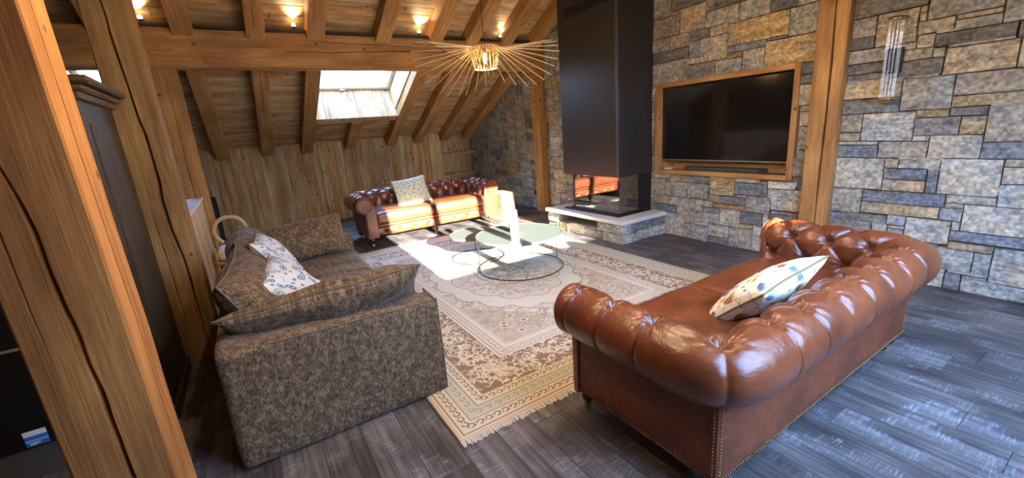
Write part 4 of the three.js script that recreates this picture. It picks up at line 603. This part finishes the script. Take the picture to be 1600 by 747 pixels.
// coffee tables ---------------------------------------------------------------
const tableTop = std({ color: rgb(0.125, 0.15, 0.14), roughness: 0.25, metalness: 0.1 });
function roundTable(label, x, z, r, h, angs) {
  const t = thing('round_coffee_table', label, 'table', [x, 0.0145, z]); h -= 0.0145;
  mesh('tabletop', lathe([[0, h - 0.022], [r - 0.004, h - 0.022], [r, h - 0.018], [r, h + 0.004], [r - 0.006, h + 0.004], [r - 0.008, h], [0, h]], 96), tableTop, t);
  mesh('floor_ring', new THREE.TorusGeometry(r - 0.008, 0.006, 8, 96).rotateX(Math.PI / 2).translate(0, 0.007, 0), blackMetal, t);
  for (const a of angs) { const px = (r - 0.008) * Math.cos(a), pz = (r - 0.008) * Math.sin(a); mesh('leg', rod(V(px, 0.006, pz), V(px, h - 0.02, pz), 0.006, 10), blackMetal, t); }
}
roundTable('larger round metal coffee table on a black floor ring', 2.62, -4.14, 0.52, 0.43, [Math.PI + 0.22, 0.12, 1.6 * Math.PI]);
roundTable('smaller round metal coffee table tucked under the larger one', 2.43, -4.89, 0.355, 0.34, [Math.PI + 0.5, 0.85, 1.62 * Math.PI]);
{ const v = mesh('vase', lathe([[0, 0], [0.05, 0], [0.054, 0.006], [0.052, 0.14], [0.049, 0.27], [0.046, 0.275], [0.042, 0.27], [0.045, 0.14], [0.044, 0.012], [0, 0.01]], 40), phy({ color: rgb(0.5, 0.43, 0.37), roughness: 0.35 }), scene); v.position.set(2.61, 0.4305, -4.22); tag(v, 'tall cream cylinder vase on the larger coffee table', 'vase'); }
{ // side block of cracked timber
  const b = mesh('side_block', timber(0.3, 0.42, 0.48, { seed: 44, wav: 0.004, c: 0.006, cracks: [{ f: 3, u0: 0.55, u1: 0.5, v0: -0.05, v1: 0.53, w: 0.006, dp: 0.05, wob: 0.2, wf: 5 }, { f: 3, u0: 0.25, u1: 0.28, v0: 0.1, v1: 0.5, w: 0.003, dp: 0.03, wf: 5 }] }), wood(boardTex[1], rgb(1.15, 1.12, 1.05), 0.7), scene); b.position.set(4.11, 0, -6.99); tag(b, 'pale cracked timber block used as a side table by the leather sofa', 'side table'); }
// fireplace --------------------------------------------------------------------
{
  const O = [4.6, 0, -4.74], fp = thing('fireplace', 'dark steel corner fireplace with a tall hood on a stone hearth', 'fireplace', O), L = (g) => g.translate(-O[0], -O[1], -O[2]);
  const steel = std({ color: rgb(0.055, 0.049, 0.048), roughness: 0.36, metalness: 0.55 });
  const edgeSteel = std({ color: rgb(0.13, 0.115, 0.105), roughness: 0.4, metalness: 0.7 }), inner = std({ color: rgb(0.018, 0.017, 0.017), roughness: 0.35, metalness: 0.4 });
  const hood = mesh('hood', L(box(4.312, 5.03, 0.88, 4.05, -5.33, -4.152, { c: 0.003 })), steel, fp);
  mesh('front_panel', L(box(4.307, 4.32, 0.93, 4.0, -5.29, -4.19, { c: 0.002 })), steel, hood); mesh('corner_angle', L(merge([box(4.304, 4.31, 0.885, 4.0, -4.183, -4.149, { c: 0.001 }), box(4.304, 4.33, 0.885, 4.0, -4.153, -4.147, { c: 0.001 })])), edgeSteel, hood);
  for (const y of [1.3, 1.9, 2.5, 3.1]) { const r = mesh('rivet', new THREE.SphereGeometry(0.006, 8, 6), edgeSteel, hood); r.position.set(4.303 - O[0], y, -4.166 - O[2]); }
  const vent = mesh('vent', L(box(4.3, 4.318, 3.1, 3.225, -5.15, -4.3, { c: 0.002 })), matteBlack, hood, 'slotted black air vent');
  for (let k = 0; k < 4; k++) mesh('louver', L(box(4.292, 4.306, 3.112 + k * 0.028, 3.12 + k * 0.028, -5.14, -4.31, { c: 0.001 })), blackMetal, vent);
  mesh('hearth_slab', L(box(4.1, 5.03, 0.275, 0.33, -5.6, -3.885, { c: 0.008 })), std({ color: rgb(0.62, 0.62, 0.6), roughness: 0.7, bumpMap: ST[0].bump, bumpScale: 0.002 }), fp, 'pale stone hearth slab');
  mesh('hearth_core', L(merge([box(4.19, 5.03, 0, 0.13, -5.52, -3.97, { c: 0.002 }), box(4.19, 5.03, 0.13, 0.275, -4.42, -3.97, { c: 0.002 }), box(4.19, 5.03, 0.13, 0.275, -5.52, -5.28, { c: 0.002 }), box(4.6, 5.03, 0.13, 0.275, -5.28, -4.42, { c: 0.002 })])), MORTAR, fp);
  const R = rngOf(91), put = (face, a, b, y0, y1, t) => { const g = stoneGeo(b - a, y1 - y0, R); const m = mesh('stone', g, STONE[t][Math.floor(R() * STONE[t].length)], fp); if (face === 'f') { g.rotateY(-Math.PI / 2); m.position.set(4.145 - O[0], (y0 + y1) / 2, (a + b) / 2 - O[2]); } else { m.position.set((a + b) / 2 - O[0], (y0 + y1) / 2, -3.928 - O[2]); } };
  for (const s of ['l,-5.56,-5.3,0.12,0.275', 'g,-5.56,-5.32,0.05,0.12', 'l,-5.56,-5.3,0,0.05', 'y,-5.3,-5.05,0,0.13', 'l,-5.05,-4.68,0,0.15', 'g,-4.68,-4.3,0,0.13', 'g,-4.42,-4.1,0.13,0.275', 'l,-4.3,-3.935,0,0.13', 'l,-4.1,-3.935,0.13,0.275', 'g,-4.68,-4.42,0.13,0.16']) { const [t, a, b, y0, y1] = s.split(','); put('f', +a, +b, +y0, +y1, t); }
  for (const s of ['l,4.15,4.3,0.13,0.275', 'b,4.3,4.72,0.15,0.275', 'l,4.15,4.42,0,0.13', 'g,4.42,4.66,0,0.15', 'l,4.66,5.02,0,0.15', 'b,4.72,5.02,0.15,0.275']) { const [t, a, b, y0, y1] = s.split(','); put('s', +a, +b, +y0, +y1, t); }
  // firebox
  const fb = mesh('firebox', L(merge([box(4.33, 5.0, 0.335, 0.365, -5.2, -4.165, { c: 0.003 }), box(4.36, 5.0, 0.36, 0.88, -5.16, -5.12, { c: 0.002 }), box(4.9, 5.0, 0.36, 0.88, -5.12, -4.72, { c: 0.002 }), box(4.72, 5.0, 0.36, 0.88, -4.72, -4.165, { c: 0.004 }), box(4.33, 4.36, 0.36, 0.88, -5.14, -5.1, { c: 0.003 })])), inner, fp);
  mesh('tray', L(merge([box(4.27, 4.33, 0.331, 0.352, -5.3, -4.12, { c: 0.006 }), box(4.33, 4.95, 0.331, 0.352, -4.165, -4.12, { c: 0.006 })])), blackMetal, fp);
  for (let k = 0; k < 5; k++) mesh('grate_bar', L(box(4.42 + k * 0.07, 4.445 + k * 0.07, 0.366, 0.392, -5.0, -4.3, { c: 0.004 })), std({ color: rgb(0.12, 0.09, 0.07), roughness: 0.6 }), fp);
  const fg = phy({ color: rgb(0.9, 0.9, 0.9), transmission: 1, thickness: 0, roughness: 0.02, ior: 2.2 });
  mesh('glass_pane', L(box(4.335, 4.341, 0.366, 0.878, -5.1, -4.168, { c: 0.001 })), fg, fp); mesh('glass_pane', L(box(4.341, 4.72, 0.366, 0.878, -4.174, -4.168, { c: 0.001 })), fg, fp);
}
// television recess --------------------------------------------------------------
{
  const O = [5.05, 0.87, -3.18], f = thing('recess_frame', 'wooden frame lining the recess in the stone wall', 'frame', O), L = (g) => g.translate(-O[0], -O[1], -O[2]), m = MT[1];
  mesh('frame_board', L(box(4.965, 5.19, 0.868, 0.925, -4.03, -2.33, { grain: 'z', c: 0.004 })), m, f); mesh('frame_board', L(box(4.965, 5.19, 2.02, 2.08, -4.03, -2.33, { grain: 'z', c: 0.004, ou: 0.4 })), m, f);
  mesh('frame_board', L(box(4.965, 5.19, 0.868, 2.08, -4.088, -4.028, { c: 0.004, ou: 0.7 })), m, f); mesh('frame_board', L(box(4.965, 5.19, 0.868, 2.08, -2.332, -2.275, { c: 0.004, ou: 0.2 })), m, f);
  mesh('back_board', L(box(5.17, 5.199, 0.92, 2.025, -4.03, -2.33, { grain: 'z', c: 0.002 })), MT[2], f);
  const tv = thing('television', 'large black flat television in the wooden wall recess', 'television', [5.06, 1.055, -3.18]), T = (g) => g.translate(-5.06, -1.055, 3.18);
  mesh('case', T(box(5.045, 5.1, 1.055, 2.005, -4.02, -2.34, { c: 0.004 })), matteBlack, tv);
  mesh('screen', T(box(5.0425, 5.046, 1.072, 1.998, -4.012, -2.348, { c: 0.001 })), phy({ color: rgb(0.006, 0.006, 0.007), roughness: 0.12, clearcoat: 1, clearcoatRoughness: 0.06 }), tv, 'glossy dark screen');
  mesh('lower_trim', T(box(5.041, 5.05, 1.052, 1.066, -4.018, -2.342, { c: 0.002 })), std({ color: rgb(0.35, 0.33, 0.3), roughness: 0.35, metalness: 0.8 }), tv);
  mesh('wall_bracket', T(box(5.1, 5.171, 1.4, 1.7, -3.4, -2.95, { c: 0.004 })), matteBlack, tv);
  const sb = thing('soundbar', 'long black soundbar below the television', 'soundbar', [5.08, 0.926, -3.12]);
  mesh('case', roundBox(0.09, 0.052, 1.06, 0.012, 0.02).translate(0, 0.026, 0), std({ color: rgb(0.025, 0.025, 0.026), roughness: 0.6 }), sb); mesh('grille', box(-0.049, -0.044, 0.008, 0.044, -0.5, 0.46, { c: 0.001 }), std({ color: rgb(0.06, 0.058, 0.055), roughness: 0.9 }), sb); mesh('end_cap', box(-0.05, -0.043, 0.006, 0.046, 0.465, 0.525, { c: 0.002 }), std({ color: rgb(0.015, 0.015, 0.015), roughness: 0.2 }), sb);
  const wb = mesh('media_box', roundBox(0.08, 0.026, 0.1, 0.008, 0.02), std({ color: rgb(0.7, 0.72, 0.75), roughness: 0.4 }), scene); wb.position.set(5.03, 0.939, -3.9); tag(wb, 'small white media box on the frame beside the soundbar', 'device');
  for (const [z, a, lab] of [[-2.5, 0.3, 'slim black remote control beside the soundbar end'], [-2.4, -0.2, 'second black remote control in the corner of the wooden frame']]) { const r = thing('remote_control', lab, 'remote', [5.0, 0.9255, z], a); mesh('case', roundBox(0.045, 0.016, 0.15, 0.006, 0.015).translate(0, 0.008, 0), matteBlack, r); mesh('keypad', box(-0.014, 0.014, 0.0155, 0.018, -0.05, 0.06, { c: 0.001 }), std({ color: rgb(0.08, 0.08, 0.085), roughness: 0.5 }), r); }
}
// wall lamp -----------------------------------------------------------------------
{
  const w = thing('wall_lamp', 'brass wall lamp of upright glass rods on the stone wall', 'lamp', [4.92, 1.62, -1.535]), gl = phy({ color: 0xffffff, transmission: 0.95, thickness: 0, roughness: 0.04, ior: 1.5 });
  mesh('backplate', box(0.03, 0.065, 0.24, 0.45, -0.06, 0.06, { c: 0.004 }), std({ color: rgb(0.03, 0.026, 0.024), roughness: 0.4, metalness: 0.6 }), w); mesh('arm', merge([rod(V(0.06, 0.35, 0), V(0.1, 0.35, 0), 0.02, 12)]), blackMetal, w);
  for (let k = 0; k < 12; k++) { const a = k / 12 * 6.283, c = 0.047; mesh('glass_rod', rod(V(c * Math.cos(a), 0.03, c * Math.sin(a)), V(c * Math.cos(a), 0.685, c * Math.sin(a)), 0.0085, 10), gl, w); }
  mesh('inner_core', rod(V(0, 0.26, 0), V(0, 0.44, 0), 0.03, 16), std({ color: rgb(0.03, 0.026, 0.024), roughness: 0.4, metalness: 0.5 }), w);
  mesh('cap', lathe([[0, 0.705], [0.03, 0.704], [0.058, 0.696], [0.06, 0.68], [0.058, 0.672], [0, 0.672]], 32), brass, w); mesh('cap', lathe([[0, 0.042], [0.058, 0.042], [0.06, 0.034], [0.058, 0.02], [0.035, 0.004], [0.012, -0.004], [0, -0.004]], 32), brass, w);
}
{ const s = thing('wall_socket', 'black socket low on the stone wall beside the post', 'socket', [4.98, 0.33, -7.08]); mesh('plate', roundBox(0.02, 0.1, 0.1, 0.006, 0.02), matteBlack, s); mesh('insert', new THREE.CylinderGeometry(0.024, 0.024, 0.006, 20).rotateZ(Math.PI / 2).translate(-0.01, 0, 0), std({ color: rgb(0.02, 0.02, 0.02), roughness: 0.3 }), s); }
// track lights on the beams -------------------------------------------------------
const bulbGlow = std({ color: 0xffffff, emissive: rgb(1, 0.72, 0.36), emissiveIntensity: 14 });
function trackLight(label, z, y, xs, I, hang) {
  const t = thing('track_light', label, 'track light', [2, y, z]); if (hang) t.rotation.z = Math.PI;
  mesh('rail', box(-2.78, hang ? 2.3 : 2.95, 0, 0.03, -0.02, 0.02, { c: 0.003, grain: 'x' }), matteBlack, t);
  for (const x of xs) { const s = mesh('spotlight', merge([rod(V(0, 0.03, 0), V(0, 0.05, 0), 0.008, 8), rod(V(0, 0.045, 0), V(0, 0.07, 0.008), 0.02, 14, 0.026)]), matteBlack, t); s.position.x = hang ? 2 - x : x - 2;
    const b = mesh('bulb', new THREE.SphereGeometry(0.024, 14, 10).translate(0, 0.082, 0.012), bulbGlow, s, 'glowing warm bulb');
    const c = rgb(1, 0.78, 0.5), l = hang ? new THREE.PointLight(c, I, 0, 2) : new THREE.SpotLight(c, I, 0, 0.75, 0.8, 2); l.position.set(0, 0.12, 0.03); l.castShadow = true; s.add(l); if (!hang) { l.target.position.set(0, 1.05, 1.15); s.add(l.target); } }
}
trackLight('black track with four small glowing spots on the long beam', -6.57, 3.075, [-0.64, 0.92, 2.64, 4.07], 1.6);
trackLight('black track with glowing spots under the beam by the television', -2.0, 2.598, [0.35, 1.2, 2.1, 3.0], 1.4, true);
// pendant -------------------------------------------------------------------------
{
  const C = V(2.3, 2.46, -4.03), p = thing('pendant_lamp', 'wide pendant lamp of thin pale rods round a small glowing basket', 'lamp', C.toArray()), R = rngOf(17);
  const cane = std({ color: rgb(0.46, 0.33, 0.2), roughness: 0.6 }), cord = std({ color: rgb(0.05, 0.03, 0.02), roughness: 0.8 });
  mesh('cord', rod(V(0, 0, 0), V(0, roofY(C.z) - C.y, 0), 0.004, 6), cord, p); mesh('ceiling_rose', lathe([[0, 0.0], [0.05, 0.0], [0.055, 0.02], [0, 0.03]], 20).translate(0, roofY(C.z) - C.y - 0.05, 0), blackMetal, p);
  const N = 40, rim = []; 
  const rimAt = (a) => { const r = 0.75 + 0.02 * Math.sin(3 * a + 1); return V(r * Math.cos(a), 0.06 * Math.cos(a) ** 2 + 0.03 * Math.cos(a) - (Math.sin(a) > 0 ? 0.46 : 0.4) * Math.sin(a) ** 2, r * Math.sin(a)); };
  for (let k = 0; k < N; k++) { const a = (k + 0.2 * R()) / N * 6.2832, e = rimAt(a); mesh('rod', rod(V(0.152 * Math.cos(a), -0.005, 0.152 * Math.sin(a)), e.clone().multiplyScalar(0.985 + 0.03 * R()), 0.006, 5, 0.005), cane, p); }
  for (let k = 0; k <= 80; k++) rim.push(rimAt(k / 80 * 6.2832)); rim.pop(); mesh('rim', tube(rim, 0.0022, 160, 5, true), cord, p);
  const bsk = mesh('basket', merge([new THREE.TorusGeometry(0.152, 0.006, 6, 40).rotateX(Math.PI / 2), new THREE.TorusGeometry(0.122, 0.005, 6, 40).rotateX(Math.PI / 2).translate(0, -0.2, 0), new THREE.TorusGeometry(0.05, 0.004, 6, 24).rotateX(Math.PI / 2)]), cane, p);
  for (let k = 0; k < 44; k++) { const a = k / 44 * 6.2832, b = a + 0.12 * (k % 2 ? 1 : -1); mesh('slat', rod(V(0.152 * Math.cos(a), 0, 0.152 * Math.sin(a)), V(0.122 * Math.cos(b), -0.2, 0.122 * Math.sin(b)), 0.004, 5), cane, bsk); }
  for (let k = 0; k < 6; k++) mesh('spoke', rod(V(0, 0, 0), V(0.152 * Math.cos(k * 1.047), 0, 0.152 * Math.sin(k * 1.047)), 0.003, 5), cane, bsk);
  mesh('socket', lathe([[0, 0], [0.018, 0], [0.018, -0.05], [0, -0.05]], 16), blackMetal, p);
  mesh('bulb', lathe([[0, -0.155], [0.014, -0.15], [0.022, -0.13], [0.022, -0.09], [0.014, -0.06], [0.012, -0.05]], 18), std({ color: 0xffffff, emissive: rgb(1, 0.62, 0.25), emissiveIntensity: 12 }), p, 'glowing filament bulb');
  const l = new THREE.PointLight(rgb(1, 0.52, 0.18), 0.8, 0, 2); l.position.set(0, -0.175, 0); l.castShadow = true; p.add(l);
}
// left side: armoire, appliance, low cabinet, rattan chair, speaker -----------------
{
  const dk = wood(boardTex[0], rgb(0.085, 0.1, 0.13), 0.5), dk2 = wood(boardTex[0], rgb(0.2, 0.19, 0.18), 0.55);
  const a = thing('armoire', 'tall dark stained armoire with a moulded cornice between two posts', 'armoire', [-0.9, 0, -3.57]);
  const P = (x0, x1, y0, y1, z0, z1, o) => box(x0 + 0.9, x1 + 0.9, y0, y1, z0 + 3.57, z1 + 3.57, o);
  mesh('body', P(-1.12, -0.67, 0, 2.0, -3.96, -3.2, { c: 0.006 }), dk, a);
  mesh('cornice', merge([P(-1.12, -0.645, 1.97, 2.01, -3.98, -3.18, { c: 0.006, grain: 'z' }), P(-1.12, -0.62, 2.01, 2.045, -4.0, -3.16, { c: 0.012, grain: 'z' }), P(-1.12, -0.585, 2.045, 2.085, -4.03, -3.14, { c: 0.012, grain: 'z' })]), dk2, a, 'brown moulded cornice');
  mesh('side_panel', P(-0.675, -0.662, 0.15, 1.85, -3.88, -3.3, { c: 0.004 }), dk, a); mesh('plinth', P(-1.13, -0.655, 0, 0.1, -3.97, -3.19, { c: 0.006 }), dk, a);
  const ap = thing('black_appliance', 'black cabinet with a small blue and white sticker on a dark plinth', 'appliance', [-1.6, 0, -3.35]), Q = (x0, x1, y0, y1, z0, z1, o) => box(x0 + 1.6, x1 + 1.6, y0, y1, z0 + 3.35, z1 + 3.35, o);
  mesh('plinth', Q(-2.1, -1.13, 0, 0.18, -3.6, -3.06, { c: 0.004 }), std({ color: rgb(0.07, 0.062, 0.055), roughness: 0.6 }), ap); mesh('door', Q(-2.1, -1.13, 0.185, 0.735, -3.6, -3.05, { c: 0.004 }), std({ color: rgb(0.006, 0.006, 0.007), roughness: 0.35 }), ap); mesh('upper_door', Q(-2.1, -1.13, 0.75, 1.15, -3.6, -3.05, { c: 0.004 }), std({ color: rgb(0.006, 0.006, 0.007), roughness: 0.35 }), ap); mesh('trim_strip', Q(-2.1, -1.13, 0.735, 0.75, -3.6, -3.052, { c: 0.001 }), std({ color: rgb(0.5, 0.42, 0.3), roughness: 0.4, metalness: 0.6 }), ap);
  const lab = canvasTex(128, 128, (x) => { x.fillStyle = '#2f6fc4'; x.fillRect(0, 0, 128, 128); x.fillStyle = '#eef2f8'; x.fillRect(0, 0, 128, 44); x.fillStyle = '#8fb4e6'; x.fillRect(0, 74, 128, 20); x.fillStyle = '#e6eefb'; x.fillRect(20, 100, 60, 10); x.fillRect(20, 114, 40, 6); });
  const st = gridGeo(1, 1, (i, j) => [(i - 0.5) * 0.09, (j - 0.5) * 0.09, 0]); const sm = mesh('sticker', st, std({ map: lab, roughness: 0.5 }), ap, 'blue and white sticker'); sm.position.set(-1.22 + 1.6, 0.24, 0.301);
  const cb = thing('low_cabinet', 'low cabinet with a white top and pale upright boards between the posts', 'cabinet', [-0.8, 0, -5.45]), S = (x0, x1, y0, y1, z0, z1, o) => box(x0 + 0.8, x1 + 0.8, y0, y1, z0 + 5.45, z1 + 5.45, o);
  mesh('body', S(-1.1, -0.53, 0, 1.075, -6.55, -4.36, { c: 0.004 }), MB[2], cb); mesh('worktop', S(-1.12, -0.5, 1.075, 1.1, -6.58, -4.34, { c: 0.004 }), std({ color: rgb(0.7, 0.7, 0.72), roughness: 0.5 }), cb, 'white top');
  for (let k = 0; k < 12; k++) mesh('side_board', S(-0.532, -0.515, 0.02, 1.07, -6.54 + k * 0.18, -6.37 + k * 0.18, { c: 0.004, ou: k * 0.37 }), k % 2 ? MBw[2] : MB[1], cb);
  const ch = thing('rattan_chair', 'bent rattan chair with a white cushion behind the velvet sofa', 'chair', [-0.27, 0, -5.85]), cane = std({ color: rgb(0.55, 0.36, 0.17), roughness: 0.5 });
  for (const [z, c] of [[0.0, 0], [-0.045, 1]]) { const pts = []; for (let k = 0; k <= 30; k++) { const t = (-0.35 + k / 30 * 1.9) * Math.PI * 0.9; pts.push(V(0.16 * Math.cos(t - 0.3), 0.74 + 0.16 * Math.sin(t - 0.3) + (k < 3 ? -0.02 : 0), z)); } mesh('arm_hoop', tube(pts, 0.02, 90, 10), cane, ch); }
  for (const x of [-0.2, 0.22]) for (const z of [-0.02, -0.5]) mesh('leg', rod(V(x, 0, z), V(x * 0.98, 0.56, z), 0.016, 10), cane, ch);
  mesh('seat_frame', tube([V(-0.2, 0.38, 0), V(0.22, 0.38, 0), V(0.22, 0.38, -0.5), V(-0.2, 0.38, -0.5)], 0.018, 80, 8, true), cane, ch); mesh('seat_pad', roundBox(0.4, 0.12, 0.46, 0.045, 0.03).translate(0.01, 0.45, -0.25), std({ color: rgb(0.75, 0.73, 0.72), roughness: 0.95 }), ch, 'white cushion');
  const sp = thing('floor_speaker', 'black upright speaker against the board wall', 'speaker', [-0.7, 0, -9.55]); mesh('case', roundBox(0.32, 0.83, 0.26, 0.02, 0.06).translate(0, 0.415, 0), matteBlack, sp); mesh('grille', box(-0.13, 0.13, 0.1, 0.78, 0.128, 0.136, { c: 0.003 }), std({ color: rgb(0.03, 0.03, 0.03), roughness: 0.9 }), sp);
}
renderer.render(scene, camera);
